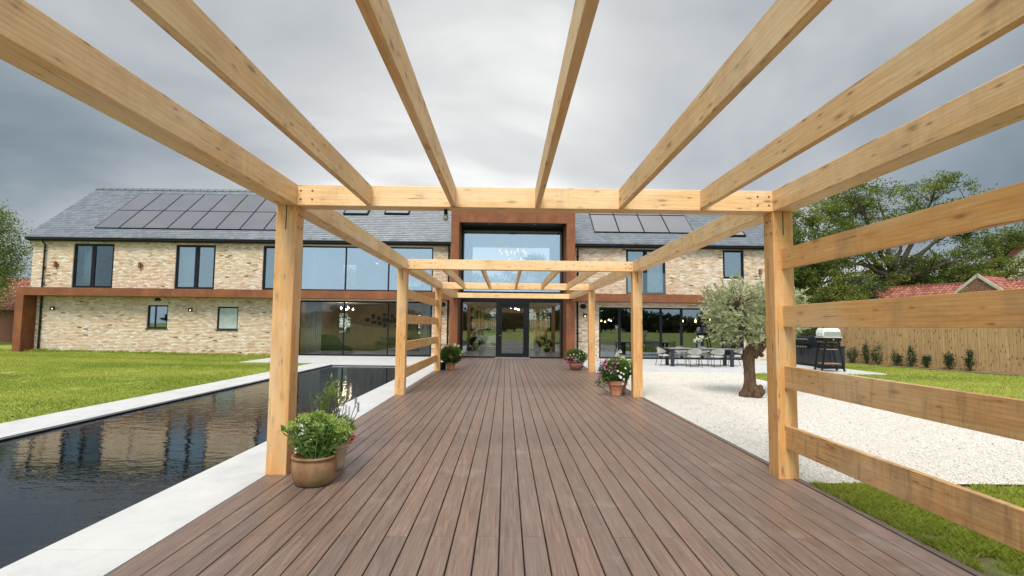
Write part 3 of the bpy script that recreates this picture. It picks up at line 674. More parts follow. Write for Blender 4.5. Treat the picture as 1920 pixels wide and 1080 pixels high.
def courses(x0, x1, z0, z1, y, holes, seed, face='-y', proud=0.006):
    r = np.random.default_rng(seed); rows = []; rc = 0.075; n = int(round((z1 - z0) / rc)); BW = 0.225
    for j in range(n):
        za, zb_ = z0 + j * rc + 0.0045, z0 + (j + 1) * rc - 0.0045; zc = (za + zb_) / 2
        cuts = sorted([(h[0], h[1]) for h in holes if h[2] - 0.03 < zc < h[3] + 0.03 and h[1] > x0 and h[0] < x1]); iv = []; c = x0
        for a, b in cuts:
            if a > c: iv.append((c, a))
            c = max(c, b)
        if c < x1: iv.append((c, x1))
        off = (j % 2) * BW / 2 + (0.03 if j % 3 else 0)
        k0 = math.floor((x0 - off) / BW) - 1; k1 = math.ceil((x1 - off) / BW) + 1
        for k in range(k0, k1):
            a, b = k * BW + off + 0.0045, (k + 1) * BW + off - 0.0045
            for u, v_ in iv:
                aa, bb = max(a, u), min(b, v_)
                if bb - aa > 0.025: rows.append((aa, bb, za, zb_))
    R_ = np.array(rows); n = len(R_); j = lambda s: (r.random(n) - 0.5) * s
    d = y - proud - r.random(n) * 0.006
    a, b, c0, c1 = R_[:, 0] + j(.003), R_[:, 1] + j(.003), R_[:, 2] + j(.003), R_[:, 3] + j(.003)
    e = 0.004; back = np.full(n, y + 0.001)
    P = [(a, back, c0), (b, back, c0), (b, back, c1), (a, back, c1), (a + e, d, c0 + e), (b - e, d, c0 + e), (b - e, d, c1 - e), (a + e, d, c1 - e)]
    V = np.stack([np.stack(p, 1) for p in P], 1)
    if face == '+x': V = np.stack([V[:, :, 1], V[:, :, 0], V[:, :, 2]], -1)
    if face == '-x': V = np.stack([V[:, :, 1], V[:, :, 0], V[:, :, 2]], -1)
    f = np.array([(4, 5, 6, 7), (0, 1, 5, 4), (3, 7, 6, 2), (0, 4, 7, 3), (1, 2, 6, 5)])
    if face == '-x': f = f[:, ::-1]
    F = (f[None] + (np.arange(n) * 8)[:, None, None]).reshape(-1, 4); t = np.repeat(r.random((n, 2)), 8, 0)
    return V.reshape(-1, 3), F, t
def brickwork(name, *a, parent=None, mat=None, **k):
    V, F, t = courses(*a, **k); o = npmesh(name, V, F, mat or M_BRICK, parent, tint=t); o['kind'] = 'stuff'; return o
brickwork('brickwork', XA, PX0 - 0.02, -0.15, 5.85, YF, FH, 41, parent=wall)
brickwork('brickwork', PX1 + 0.02, XB, -0.15, 5.85, YF, FH, 42, parent=wall)
# soldier bricks over the two small windows
for nm in ('s1', 's2'):
    x0, x1, z0, z1 = OP[nm]; 
    for k in range(14):
        a = x0 + k * (x1 - x0) / 14
        MB().box(a + .004, a + (x1 - x0) / 14 - .004, YF - 0.014, YF, z1 + 0.005, z1 + 0.22).obj('brick', M_MORTAR, wall)
# gables and rear
gb = MB()
RZ0, RIDGEY, RIDGEZ, SL = 5.97, 31.98, 9.60, 0.80
for x0, x1 in ((XA, XA + 0.3), (XB - 0.3, XB)):
    n = len(gb.v); pr = [(YI - .02, -0.15), (YB, -0.15), (YB, 5.9), (RIDGEY, RIDGEZ - 0.15), (YI - .02, 6.2)]
    gb.v += [(x0, y, z) for y, z in pr] + [(x1, y, z) for y, z in pr]; gb.f += [tuple(range(n, n + 5)), tuple(range(n + 5, n + 10))[::-1]] + [(n + i, n + (i + 1) % 5, n + 5 + (i + 1) % 5, n + 5 + i) for i in range(5)]
gb.obj('gable_wall', M_MORTAR, house)
RH = {'lr1': (-13.2, -10.55, 1.02, 2.42), 'lr2': (-6.05, -4.6, 1.0, 2.38), 'bd1': (-11.9, -10.3, 4.25, 5.75), 'bd2': (-7.5, -5.6, 4.2, 5.7), 'g1': (-2.4, -0.6, 0.0, 2.9), 'g2': (1.45, 3.05, 0.0, 2.9), 'gt': (-2.4, 3.05, 3.45, 7.0),
      'k1': (6.0, 7.2, 1.1, 2.3), 'b5': (5.5, 7.5, 4.3, 5.6), 'l1': (-21.5, -20.2, 4.3, 5.6), 'l2': (-16.5, -15.0, 4.3, 5.6), 'k3': (12.6, 14.0, 1.0, 2.4), 'k4': (-17.5, -16.5, 1.3, 2.4)}
mb = MB(); wall_with_holes(mb, XA + 0.3, XB - 0.3, -0.15, 5.9, YBI, YB, list(RH.values())); mb.obj('rear_wall', M_PLASTER, house)
for k, h in RH.items():
    if k != 'gt':
        MB().box(h[0], h[1], YB - 0.1, YB - 0.09, h[2], h[3]).obj('rear_pane', M_CLEAR, house)
        f_ = MB(); f_.box(h[0], h[0] + .05, YB - .13, YB - .07, h[2], h[3]).box(h[1] - .05, h[1], YB - .13, YB - .07, h[2], h[3]).box(h[0] + .05, h[1] - .05, YB - .13, YB - .07, h[3] - .05, h[3]).box(h[0] + .05, h[1] - .05, YB - .13, YB - .07, h[2], h[2] + .05); f_.obj('rear_window_frame', M_FRAME, house)
# floors, ceilings and partitions
MB().box(XA + 0.3, XB - 0.3, YI - 0.02, YBI, -0.05, 0.015).obj('ground_floor', M_FLOOR, house)
MB().box(XA + 0.3, PX0 + .15, YI - 0.02, YBI, 2.9, 3.33).box(PX1 - .15, XB - 0.3, YI - .02, YBI, 2.9, 3.33).box(PX0 + .15, PX1 - .15, 32.6, YBI, 2.96, 3.25).obj('upper_floor', M_WHITEW, house)
MB().box(XA + 0.3, PX0 + .1, YI - 0.02, YBI, 5.76, 5.88).box(PX1 - .1, XB - 0.3, YI - .02, YBI, 5.76, 5.88).obj('upper_ceiling', M_WHITEW, house)
pt = MB()
for x in (-19.3, -14.2, -11.25, -2.93, 3.45, 9.6): pt.box(x, x + 0.12, YI - .02, YBI, 3.33, 5.76)
pt.obj('partition', M_WHITEW, house)
pt = MB()
for x in (-16.2, -11.4, -2.93, 3.45): pt.box(x, x + 0.12, YI - .02, YBI, 0.015, 2.9)
pt.obj('partition', M_PLASTER, house)
MB().box(3.62, XB - .35, 35.6, YBI - .01, 0.015, 2.88).obj('kitchen_joinery', M_DARKIN, house)

# windows
def window(x0, x1, z0, z1, muls=(), name='window', glass=M_GLASS, y=YF + 0.09, fw=0.07, sash=(), sill=False, pane_mats=None):
    wn_ = empty(name, parent=house)
    f = MB(); d0, d1 = y - 0.035, y + 0.045
    f.box(x0, x0 + fw, d0, d1, z0, z1).box(x1 - fw, x1, d0, d1, z0, z1).box(x0 + fw, x1 - fw, d0, d1, z1 - fw, z1).box(x0 + fw, x1 - fw, d0, d1, z0, z0 + fw)
    for m_ in muls: f.box(m_[0] - m_[1] / 2, m_[0] + m_[1] / 2, d0 + 0.002, d1 - .002, z0 + fw, z1 - fw)
    f.obj('frame', M_FRAME, wn_)
    ed = [x0 + fw] + [v for m_ in muls for v in (m_[0] - m_[1] / 2, m_[0] + m_[1] / 2)] + [x1 - fw]
    for i in range(0, len(ed), 2):
        a, b, s = ed[i], ed[i + 1], 0.0
        if i // 2 in sash:
            s = 0.05; g = MB(); e0, e1 = d0 + .01, d1 - .01
            g.box(a, a + s, e0, e1, z0 + fw, z1 - fw).box(b - s, b, e0, e1, z0 + fw, z1 - fw).box(a + s, b - s, e0, e1, z1 - fw - s, z1 - fw).box(a + s, b - s, e0, e1, z0 + fw, z0 + fw + s); g.obj('sash', M_FRAME, wn_)
        m_ = (pane_mats or {}).get(i // 2, glass)
        MB().box(a + s, b - s, y, y + 0.012, z0 + fw + s, z1 - fw - s).obj('pane', m_, wn_)
    if sill: MB().box(x0 - 0.05, x1 + 0.05, YF - 0.06, YF + 0.05, z0 - 0.035, z0 - 0.002).obj('sill', M_FRAME, wn_)
    return wn_
o_ = OP
window(*o_['w1'], muls=[(-21.60, 0.10)], sash=(0, 1), glass=M_GLASSD); window(*o_['w2'], muls=[(-16.22, 0.12)], sash=(0, 1)); window(*o_['w3'], muls=[], sash=(0,))
window(*o_['big'], muls=[(-8.45, 0.07), (-6.20, 0.07)], glass=M_GLASSUP); window(*o_['slider'], muls=[(-8.46, 0.055), (-6.16, 0.055)], name='sliding_window', fw=0.085, glass=M_GLASSLR)
window(*o_['w5'], muls=[(7.30, 0.12)], sash=(0, 1)); window(*o_['w6'], sash=(0,))
M_FROST = simple('frosted_glass', (0.42, 0.50, 0.48), 0.35)
window(*o_['s1'], muls=[(-18.22, 0.05)], sill=True); window(*o_['s2'], sill=True, pane_mats={0: M_FROST})
bx0, bx1 = o_['bif'][:2]; bp = (bx1 - bx0) / 7
window(*o_['bif'], muls=[(bx0 + bp * k, 0.13) for k in range(1, 7)], name='bifold_door', fw=0.08, glass=M_GLASSK)
jb = MB().box(6.32, 8.32, YF + 0.01, YF + 0.025, 3.40, 4.5).obj('juliet_glass', M_CLEAR, house)

# curtains inside (pleated sheets)
def curtain(x0, x1, z0, z1, y, mat, label, n=9):
    V = []; F = []; k = n * 8
    for i in range(k + 1):
        t = i / k; x = x0 + (x1 - x0) * t; yy = y + 0.05 * math.sin(t * n * 2 * PI) + 0.015 * math.sin(t * 31)
        for z in (z0, z1): V.append((x, yy, z))
    F = [(2 * i, 2 * i + 2, 2 * i + 3, 2 * i + 1) for i in range(k)]
    o = npmesh('curtain', V, F, mat, smooth=True); md = o.modifiers.new('thick', 'SOLIDIFY'); md.thickness = 0.006; tag(o, label, 'curtain'); return o
curtain(-10.65, -9.75, 0.03, 2.80, 28.35, M_CURT, 'linen curtain at the left end of the ground floor sliding window', 8)
curtain(-4.55, -3.95, 0.03, 2.80, 28.35, M_CURT, 'linen curtain at the right end of the ground floor sliding window', 6)
curtain(-10.7, -9.6, 3.36, 5.70, 28.4, M_CURTG, 'pale curtain at the left end of the wide upstairs window', 9)
curtain(-4.6, -3.95, 3.36, 5.70, 28.4, M_CURTG, 'pale curtain at the right end of the wide upstairs window', 6)
curtain(-22.45, -21.95, 3.36, 5.65, 28.35, M_CURTG, 'pale curtain in the far left upstairs window', 4)
curtain(-17.2, -16.6, 3.36, 5.65, 28.35, M_CURTG, 'pale curtain on the left of the upstairs window near the middle brick pier', 5)
curtain(6.4, 6.95, 3.36, 5.7, 28.35, M_CURTG, 'pale curtain on the left inside the upstairs window right of the entrance', 5)
curtain(7.6, 8.25, 3.36, 5.7, 28.35, M_CURTG, 'pale curtain on the right inside the upstairs window right of the entrance', 5)

# corten band and end leg
bd = empty('steel_band', parent=house)
BY = 27.0
for xs_, lab in (([-24.70, -20.7, -17.2, -13.1, -8.6, -5.4, PX0 - .003], 0), ([PX1 + .003, 6.1, 9.4, 12.3, XB], 1)):
    for a, b in zip(xs_[:-1], xs_[1:]): MB().box(a + 0.0015, b - 0.0015, BY, YF - 0.013, 2.935, 3.335).obj('steel_panel', M_CORTEN, bd)
MB().box(-24.70, -24.30, BY + 0.001, YF - 0.013, -0.1, 2.933).obj('steel_leg', M_CORTEN, bd)

# portal
po = empty('steel_portal', parent=house); PY = 25.93
IX0, IX1 = -2.36, 2.93
for a, b, z0, z1 in ((PX0, IX0, -0.1, 7.93), (IX1, PX1, -0.1, 7.93)):
    MB().box(a, b, PY, 28.0, z0, 3.6).obj('steel_panel', M_CORTEN, po); MB().box(a, b, PY, 36.4, 3.603, z1).obj('steel_panel', M_CORTEN, po)
for a, b in ((IX0 + .002, 0.28), (0.284, IX1 - .002)): MB().box(a, b, PY, 28.0, 7.02, 7.93).obj('steel_panel', M_CORTEN, po)
MB().box(IX0 + .002, IX1 - .002, 28.003, 36.4, 7.02, 7.93).obj('portal_roof', M_WHITEW, po)
MB().box(IX0 + .002, IX1 - .002, PY + 0.06, 27.55, 6.78, 7.018).obj('soffit', M_BLACK, po)
MB().box(IX0 + .002, IX1 - .002, PY, PY + 0.058, 6.72, 7.018).obj('steel_trim', M_CORTEN, po)
for x in (-0.9, 1.4):
    MB().lathe([(0.055, 0), (0.055, -0.01), (0.0, -0.012)], 12, (x, 26.6, 6.779)).obj('downlight', M_STEEL, po)
# entrance glazing
GY = 27.58
gz = empty('window', parent=house)
f = MB(); f.box(IX0 + .001, IX0 + .08, GY - .04, GY + .06, 0, 6.776).box(IX1 - .08, IX1 - .001, GY - .04, GY + .06, 0, 6.776).box(IX0 + .08, IX1 - .08, GY - .04, GY + .06, 6.70, 6.776).box(IX0 + .08, IX1 - .08, GY - .045, GY + .065, 2.86, 3.42)
f.box(IX0 + .08, -0.52, GY - .04, GY + .06, 0, 0.07).box(1.19, IX1 - .08, GY - .04, GY + .06, 0, 0.07)
f.box(IX0 + .08, IX1 - .08, GY - .035, GY + .055, 6.60, 6.70)
f.obj('frame', M_FRAME, gz)
MB().box(IX0 + .08, IX1 - .08, GY, GY + .014, 3.42, 6.60).obj('pane', M_GLASSUP, gz)
M_GLASSE = glass_mat('entrance_glass', (0.70, 0.74, 0.72), 0.14)
MB().box(IX0 + .08, -0.52, GY, GY + .014, 0.07, 2.86).obj('pane', M_GLASSE, gz); MB().box(1.19, IX1 - .08, GY, GY + .014, 0.07, 2.86).obj('pane', M_GLASSE, gz)
door = empty('door', parent=house)
f = MB(); f.box(-0.52, -0.40, GY - .05, GY + .07, 0, 2.86).box(1.07, 1.19, GY - .05, GY + .07, 0, 2.86).box(-0.40, 1.07, GY - .05, GY + .07, 2.74, 2.86).obj('door_frame', M_BLACK, door)
f = MB(); f.box(-0.395, -0.22, GY - .03, GY + .04, 0.04, 2.735).box(0.89, 1.065, GY - .03, GY + .04, 0.04, 2.735).box(-0.22, 0.89, GY - .03, GY + .04, 2.56, 2.735).box(-0.22, 0.89, GY - .03, GY + .04, 0.04, 0.24).obj('door_leaf', M_BLACK, door)
MB().box(-0.22, 0.89, GY, GY + .014, 0.24, 2.56).obj('pane', M_GLASSE, door)
MB().lathe([(0.022, 0), (0.022, 0.012), (0.012, 0.03), (0.02, 0.05), (0.0, 0.055)], 12).obj('handle', M_STEEL, door).matrix_basis = Matrix.Translation((-0.305, GY - .03, 1.15)) @ Matrix.Rotation(PI / 2, 4, 'X')
MB().box(-0.55, 1.22, GY - .16, GY - .052, 0.0, 0.035).obj('threshold', M_STEEL, door)

# gutters, fascia, downpipes
for a, b in ((XA - 0.12, PX0 - .004), (PX1 + .004, XB + 0.10)):
    MB().box(a, b, 27.53, 27.78, 5.79, 5.985).obj('fascia', M_BLACK, house)
    MB().tube([(a, 27.455, 5.955), (b, 27.455, 5.955)], 0.068, 12).obj('gutter', M_BLACK, house)
for x in (-24.02, -3.04, 3.72):
    m_ = MB().tube([(x, 27.46, 5.93), (x, 27.50, 5.78), (x, 27.70, 5.62), (x, 27.70, 3.337)], 0.042, 10); m_.tube([(x, 27.72, 2.93), (x, 27.72, -0.05)], 0.042, 10)
    for z in (5.3, 4.4, 3.6, 2.4, 1.3, 0.3): m_.box(x - .06, x + .06, 27.70, 27.79, z - .02, z + .02)
    m_.obj('downpipe', M_BLACK, house)

# ------------------------------------------------------------------ roof
roof = MB()
EY0, EZ0 = 27.42, 6.0
def rz_(y): return EZ0 + (y - EY0) * SL
def roof_slab(a, b):
    n = len(roof.v); by = 2 * RIDGEY - EY0; zr = rz_(RIDGEY)
    pr = [(EY0, EZ0 - .06), (RIDGEY, zr - .06), (by, EZ0 - .06), (by, EZ0 - .16), (RIDGEY, zr - .2), (EY0, EZ0 - .16)]
    roof.v += [(a, y, z) for y, z in pr] + [(b, y, z) for y, z in pr]
    for i in range(6): j = (i + 1) % 6; roof.f.append((n + i, n + j, n + 6 + j, n + 6 + i))
    roof.f += [(n, n + 1, n + 4, n + 5), (n + 1, n + 2, n + 3, n + 4), (n + 6, n + 11, n + 10, n + 7), (n + 7, n + 10, n + 9, n + 8)]
roof_slab(XA - 0.15, PX0 - .003); roof_slab(PX1 + .003, XB + 0.15)
ro = roof.obj('roof', M_BLACK, house)
def slates(a, b, seed):
    r = np.random.default_rng(seed); th = math.atan(SL); cs, sn = math.cos(th), math.sin(th); Ls = (RIDGEY - EY0) / cs; g = 0.20; n = int(Ls / g); W = 0.25; P = []
    for j in range(n):
        off = (j % 2) * W / 2
        for k in range(-1, int((b - a) / W) + 1):
            x0, x1 = max(a, a + k * W + off + .002), min(b, a + (k + 1) * W + off - .002)
            if x1 - x0 > .03: P.append((x0, x1, j * g, (j + 1) * g + .03))
    P = np.array(P); n = len(P); t0 = 0.034 + r.random(n) * 0.010; low = 0.0
    def pt(x, s, h): return np.stack([x, EY0 - 0.03 + s * cs - h * sn, EZ0 + s * sn + h * cs - 0.055 * np.ones_like(x)], 1)
    s0 = P[:, 2] + r.normal(0, .002, n); s1 = np.minimum(P[:, 3], Ls - 0.02)
    V = np.stack([pt(P[:, 0], s0, t0), pt(P[:, 1], s0, t0), pt(P[:, 1], s1, t0 * .35), pt(P[:, 0], s1, t0 * .35), pt(P[:, 0], s0, t0 * 0), pt(P[:, 1], s0, t0 * 0)], 1).reshape(-1, 3)
    f = np.array([(0, 1, 2, 3), (4, 5, 1, 0)]); F = (f[None] + (np.arange(n) * 6)[:, None, None]).reshape(-1, 4)
    o = npmesh('slates', V, F, M_SLATE, ro, tint=np.repeat(r.random((n, 1)), 6, 0)); o['kind'] = 'stuff'
slates(XA - 0.15, PX0 - .003, 51); slates(PX1 + .003, XB + .15, 52)
# ridge tiles
mb = MB(); n = 0; RT = 0.45; prof = [(-0.16, -0.11), (-0.13, -0.02), (0, 0.045), (0.13, -0.02), (0.16, -0.11)]
def ridge_mesh():
    mb = MB()
    for x, s in ((0, 1.0), (RT - .06, 1.0), (RT - .06, 1.22), (RT, 1.22)):
        mb.v += [(x, y * s, z * s if z > 0 else z) for y, z in prof]
    for i in range(3):
        for k in range(4): mb.f.append((i * 5 + k, i * 5 + k + 1, i * 5 + 5 + k + 1, i * 5 + 5 + k))
    mb.f.append((0, 1, 2, 3, 4)[::-1]); mb.f.append((15, 16, 17, 18, 19)); me = mb.mesh('ridge_tile'); me.materials.append(simple('ridge_tile_slate', (0.13, 0.155, 0.18), 0.4)); return me
rme = ridge_mesh()
for a, b in ((XA - .15, PX0 - .01), (PX1 + .01, XB + .15)):
    x = a
    while x + RT <= b + 0.05:
        t = link('ridge_tile', rme, None, ro); t.location = (x, RIDGEY, rz_(RIDGEY) + .03); x += RT
# solar panels
th = math.atan(SL); RM = Matrix.Rotation(th, 4, 'X')
def on_roof(me, x, y, h, name='solar_panel'):
    o = link(name, me, None, ro) if not isinstance(me, bpy.types.Object) else me
    o.matrix_basis = Matrix.Translation((x, y - h * math.sin(th), rz_(y) + h * math.cos(th))) @ RM; return o
def panel_mesh(w_, l_):
    mb = MB().box(0.03, w_ - .03, 0.02, l_ - .02, 0.0, 0.033)
    me = mb.mesh('solar_panel'); me.materials.append(M_SOLAR); me.materials.append(M_BLACK)
    mb2 = MB().box(0.0, 0.03, 0, l_, -0.04, 0.038).box(w_ - .03, w_, 0, l_, -.04, .038).box(.03, w_ - .03, 0, .02, -.04, .038).box(.03, w_ - .03, l_ - .02, l_, -.04, .038)
    import bmesh
    bm = bmesh.new(); bm.from_mesh(me); o = len(me.vertices)
    vs = [bm.verts.new(v) for v in mb2.v]
    for fc in mb2.f: q = bm.faces.new([vs[i] for i in fc]); q.material_index = 1
    bm.to_mesh(me); bm.free(); return me
k_ = 1 / math.cos(th)
pmA = panel_mesh(1.258, (29.68 - 28.09) * k_ - .01); pmA2 = panel_mesh(1.258, (31.42 - 29.69) * k_ - .02); pmB = panel_mesh(1.343, (29.86 - 28.29) * k_ - .02)
for i in range(8):
    on_roof(pmA, -21.80 + 1.27 * i, 28.09, 0.04); on_roof(pmA2, -21.80 + 1.27 * i, 29.69, 0.04)
for i in range(4):
    on_roof(pmB, 4.68 + 1.355 * i, 28.29, 0.04); on_roof(pmB, 4.68 + 1.355 * i, 29.89, 0.04)
def rooflight(x0, x1, y0, ln=1.1, h=0.13):
    e_ = empty('rooflight', parent=ro); e_.matrix_basis = Matrix.Translation((x0, y0, rz_(y0))) @ RM; w_ = x1 - x0
    MB().box(0, .06, 0, ln, -.02, h).box(w_ - .06, w_, 0, ln, -.02, h).box(.06, w_ - .06, 0, .06, -.02, h).box(.06, w_ - .06, ln - .06, ln, -.02, h).obj('frame', M_BLACK, e_)
    MB().box(.06, w_ - .06, .06, ln - .06, h - .03, h - .01).obj('pane', glass_mat('rooflight_glass', (0.5, 0.55, 0.6), 0.6), e_)
rooflight(-9.2, -7.83, 29.58, 1.3); rooflight(-6.93, -5.55, 29.66, 1.3); rooflight(11.72, 12.75, 28.05, 1.1)

# ------------------------------------------------------------------ wall lights, vents
def updown(x, z, label):
    t = tag(empty('wall_light', (x, YF, z)), label, 'wall light', 'rusty up and down lights on the upper brick wall')
    MB().box(-0.05, 0.05, -0.15, -0.05, -0.15, 0.15).box(0.05, 0.12, -.10, -.013, -.04, .05).obj('body', M_CORTEN, t)
    MB().box(-0.03, 0.03, -0.05, -0.013, -.03, .03).obj('bracket', M_CORTEN, t)
updown(-23.42, 4.57, 'small rusty wall light left of the far left upstairs window'); updown(-19.08, 4.58, 'small rusty wall light between the two left upstairs windows'); updown(13.33, 4.62, 'small rusty wall light right of the small upstairs window at the right end')
def lantern(x, z, label):
    t = tag(empty('wall_light', (x, YF, z)), label, 'wall light', 'lit black wall lights on the ground floor')
    MB().box(-.09, .09, -.10, -.013, -.02, .06).box(-.09, -.06, -.10, -.013, -.12, -.02).box(.06, .09, -.10, -.013, -.12, -.02).obj('body', M_BLACK, t)
    MB().lathe([(0.035, 0), (0.035, -.05), (0, -.06)], 10, (0, -.06, -.02)).obj('bulb', M_BULBW, t)
lantern(-23.45, 2.33, 'lit black wall light near the left end downpipe'); lantern(-16.37, 2.33, 'lit black wall light between the two small ground floor windows')
lantern(-3.42, 2.30, 'lit black wall light left of the entrance portal'); lantern(4.12, 2.25, 'lit black wall light right of the entrance portal')
for x, z, lb in ((-18.1, 2.78, 'round black dome on the wall above the left small window'), (-3.35, 2.72, 'round black dome on the wall left of the entrance portal'), (4.02, 2.70, 'round black dome on the wall right of the entrance portal')):
    o = MB().lathe([(0.17, 0), (0.17, -.05), (0.14, -.12), (0.07, -.16), (0.0, -.17)], 20).obj('wall_speaker', M_BLACK); o.matrix_world = Matrix.Translation((x, YF - .012, z)) @ Matrix.Rotation(-PI / 2, 4, 'X') @ Matrix.Scale(-1, 4, (0, 0, 1)) @ Matrix.Diagonal((1, .8, 1, 1)); tag(o, lb, 'speaker')

# ------------------------------------------------------------------ interiors
# living room: photographs on the rear wall
wp = [(-9.4, 1.95, .30, .25), (-9.0, 2.18, .22, .35), (-8.95, 1.80, .34, .22), (-8.62, 2.05, .28, .28), (-8.55, 1.72, .30, .26), (-8.25, 2.30, .24, .20), (-8.2, 1.95, .36, .28), (-8.22, 1.62, .2, .3), (-7.85, 1.88, .28, .24), (-7.75, 2.2, .2, .26), (-7.5, 1.92, .34, .36), (-7.45, 1.55, .2, .2), (-7.12, 2.1, .24, .2)]
for i, (x, z, w_, h_) in enumerate(wp):
    p = MB().box(x - w_ / 2, x + w_ / 2, YBI - .02, YBI - .002, z - h_ / 2, z + h_ / 2).obj('photo_print', M_PHOTO); tag(p, 'dark photo print in the collage on the living room wall', 'photo print', 'photo prints in the collage on the living room wall')
s = tag(empty('sofa', (-6.2, 33.4, 0)), 'olive fabric corner sofa inside the living room', 'sofa')
MB().box(-1.7, 1.7, -.5, .5, .08, .42).obj('seat', M_OLIVESOFA, s, bevel=.05); MB().box(-1.7, 1.7, .3, .55, .42, .85).obj('backrest', M_OLIVESOFA, s, bevel=.06)
for x in (-1.82, 1.82): MB().box(x - .12, x + .12, -.5, .55, .08, .62).obj('armrest', M_OLIVESOFA, s, bevel=.05)
for x in (-.9, .1, 1.0): MB().obox((x, .15, .62), (.22, 0, 0), (0, .06, .03), (0, -.03, .2)).obj('cushion', M_GREEN, s, bevel=.04)
s = tag(empty('lounge_chair', (-9.2, 29.7, 0)), 'low dark green lounge chair behind the linen curtain', 'chair')
mb = MB(); prof = [(-1.0, .05), (.75, .05), (.6, .3), (.1, .45), (-.25, .95), (-.9, 1.1), (-1.0, .9)]
n = len(prof); mb.v = [(x, -.5, z) for x, z in prof] + [(x, .5, z) for x, z in prof]; mb.f = [tuple(range(n)), tuple(range(n, 2 * n))[::-1]] + [(i, n + i, n + (i + 1) % n, (i + 1) % n) for i in range(n)]
mb.obj('seat', M_GREEN, s, bevel=.08)
t = tag(empty('living_room_pendant', (-9.3, 31.2, 2.89)), 'lit glass pendant cluster hanging in the living room', 'pendant lamp')
for x, y, z in ((-.35, 0, -.3), (-.12, .2, -.38), (.1, -.15, -.28), (.32, .05, -.36)):
    MB().tube([(0, 0, 0), (x, y, z + .05)], .006, 5).obj('cord', M_DARKIN, t); MB().lathe([(0, .035), (.03, .015), (.037, -.02), (.02, -.05), (0, -.055)], 14, (x, y, z)).obj('bulb', M_ROOMBULB, t)
# bedroom wall lamp
for x, lb in ((-7.95, 'small lit lamp seen through the middle pane of the wide upstairs window'), (-5.4, 'small lit lamp seen through the right pane of the wide upstairs window')):
    t = tag(empty('bedroom_lamp', (x, 32.5, 5.4)), lb, 'lamp'); MB().lathe([(.02, .36), (.02, .1), (.14, 0.0), (.13, 0)], 14).obj('lamp_shade', M_DARKIN, t); MB().lathe([(0.0, .05), (.07, .0), (.07, -.06), (0, -.1)], 12).obj('bulb', M_BULBW, t)
# stair
st = tag(empty('staircase', (0.35, 30.0, 0)), 'open oak tread staircase inside behind the entrance door', 'staircase')
for i in range(15): MB().box(-.85, .75, i * .21, i * .21 + .28, .19 + i * .2, .25 + i * .2).obj('tread', M_TREAD, st)
for x in (-.90, .76): MB().obox((x + .02, 1.6, 1.6), (.02, 0, 0), (0, 1.65, 1.57), (0, -.08, .09)).obj('stringer', M_BLACK, st)
t = tag(empty('hall_pendant', (0.45, 29.0, 3.25)), 'warm lit bulb cluster in the hall seen through the top of the door', 'pendant lamp')
for x, y, z in ((-.35, 0, -.52), (-.2, .1, -.6), (.05, -.1, -.66), (.2, .05, -.7), (.3, 0, -.58)):
    MB().tube([(0, 0, .4), (x, y, z + .05)], .005, 5).obj('cord', M_DARKIN, t); MB().lathe([(0, .035), (.03, .015), (.04, -.02), (.02, -.05), (0, -.055)], 12, (x, y, z)).obj('bulb', M_ROOMBULB, t)
# landing balustrade
t = tag(empty('landing_balustrade', (0, 32.62, 3.25)), 'glass balustrade of the upstairs landing behind the entrance window', 'balustrade')
for x in (-2.5, -.7, 1.2, 3.0): MB().box(x - .02, x + .02, -.02, .02, 0, 1.05).obj('post', M_DARKIN, t)
MB().box(-2.5, 3.0, -.03, .03, 1.05, 1.09).obj('handrail', M_DARKIN, t); MB().box(-2.46, 2.96, -.006, .006, .05, 1.03).obj('pane', M_CLEAR, t)
# bulb chandelier
t = tag(empty('chandelier', (0.33, 30.6, 6.98)), 'cluster of warm glass bulbs hanging in the upstairs entrance window', 'chandelier')
MB().lathe([(.22, 0), (.22, -.03), (.0, -.035)], 20).obj('ceiling_plate', M_DARKIN, t)
for k, (x, y, z) in enumerate(((-.75, .1, -.95), (-.62, -.1, -1.15), (-.38, .2, -.98), (-.3, -.2, -1.2), (-.1, .1, -1.02), (.12, -.1, -1.1), (.3, .15, -.9), (.62, 0, -.95), (.72, -.2, -1.12), (-.2, 0, -1.5), (.5, .2, -1.4))):
    MB().tube([(0, 0, -.03), (x * .5, y * .5, -.2), (x, y, z + .1)], .006, 5).obj('cord', M_DARKIN, t)
    MB().lathe([(.02, .1), (.03, .06), (.065, -.02), (.06, -.09), (.0, -.13)], 12, (x, y, z)).obj('bulb', M_BULBW, t)
# kitchen pendants, stools and island
for i, x in enumerate((5.55, 5.75, 5.95, 6.2, 6.3)):
    t = tag(empty('pendant_bulb', (x, 32.0 + .15 * (i % 2), 2.89)), 'warm bulb in the cluster seen in the leftmost bifold pane', 'pendant lamp', 'warm bulbs in the cluster in the leftmost bifold pane'); MB().tube([(0, 0, 0), (0, 0, -.75 - .06 * (i % 3))], .006, 5).obj('cord', M_DARKIN, t); MB().lathe([(.0, .05), (.045, 0), (.045, -.04), (0, -.07)], 10, (0, 0, -.8 - .06 * (i % 3))).obj('bulb', M_BULB, t)
for x, lb in ((10.28, 'left warm pendant bulb over the kitchen island'), (11.05, 'middle warm pendant bulb over the kitchen island'), (11.9, 'right warm pendant bulb over the kitchen island')):
    t = tag(empty('pendant_bulb', (x, 31.0, 2.89)), lb, 'pendant lamp'); MB().tube([(0, 0, 0), (0, 0, -.72)], .006, 5).obj('cord', M_DARKIN, t); MB().lathe([(.015, .1), (.02, .05), (.06, -.04), (.045, -.11), (0, -.14)], 12, (0, 0, -.8)).obj('bulb', M_BULB, t)
t = tag(empty('kitchen_island', (11.2, 31.2, 0)), 'walnut kitchen island seen through the bifold doors', 'kitchen island')
MB().box(-1.5, 1.5, -.4, .4, .02, .9).obj('cabinet', M_WOODIN, t); MB().box(-1.6, 1.6, -.5, .5, .9, .95).obj('worktop', M_DARKIN, t)
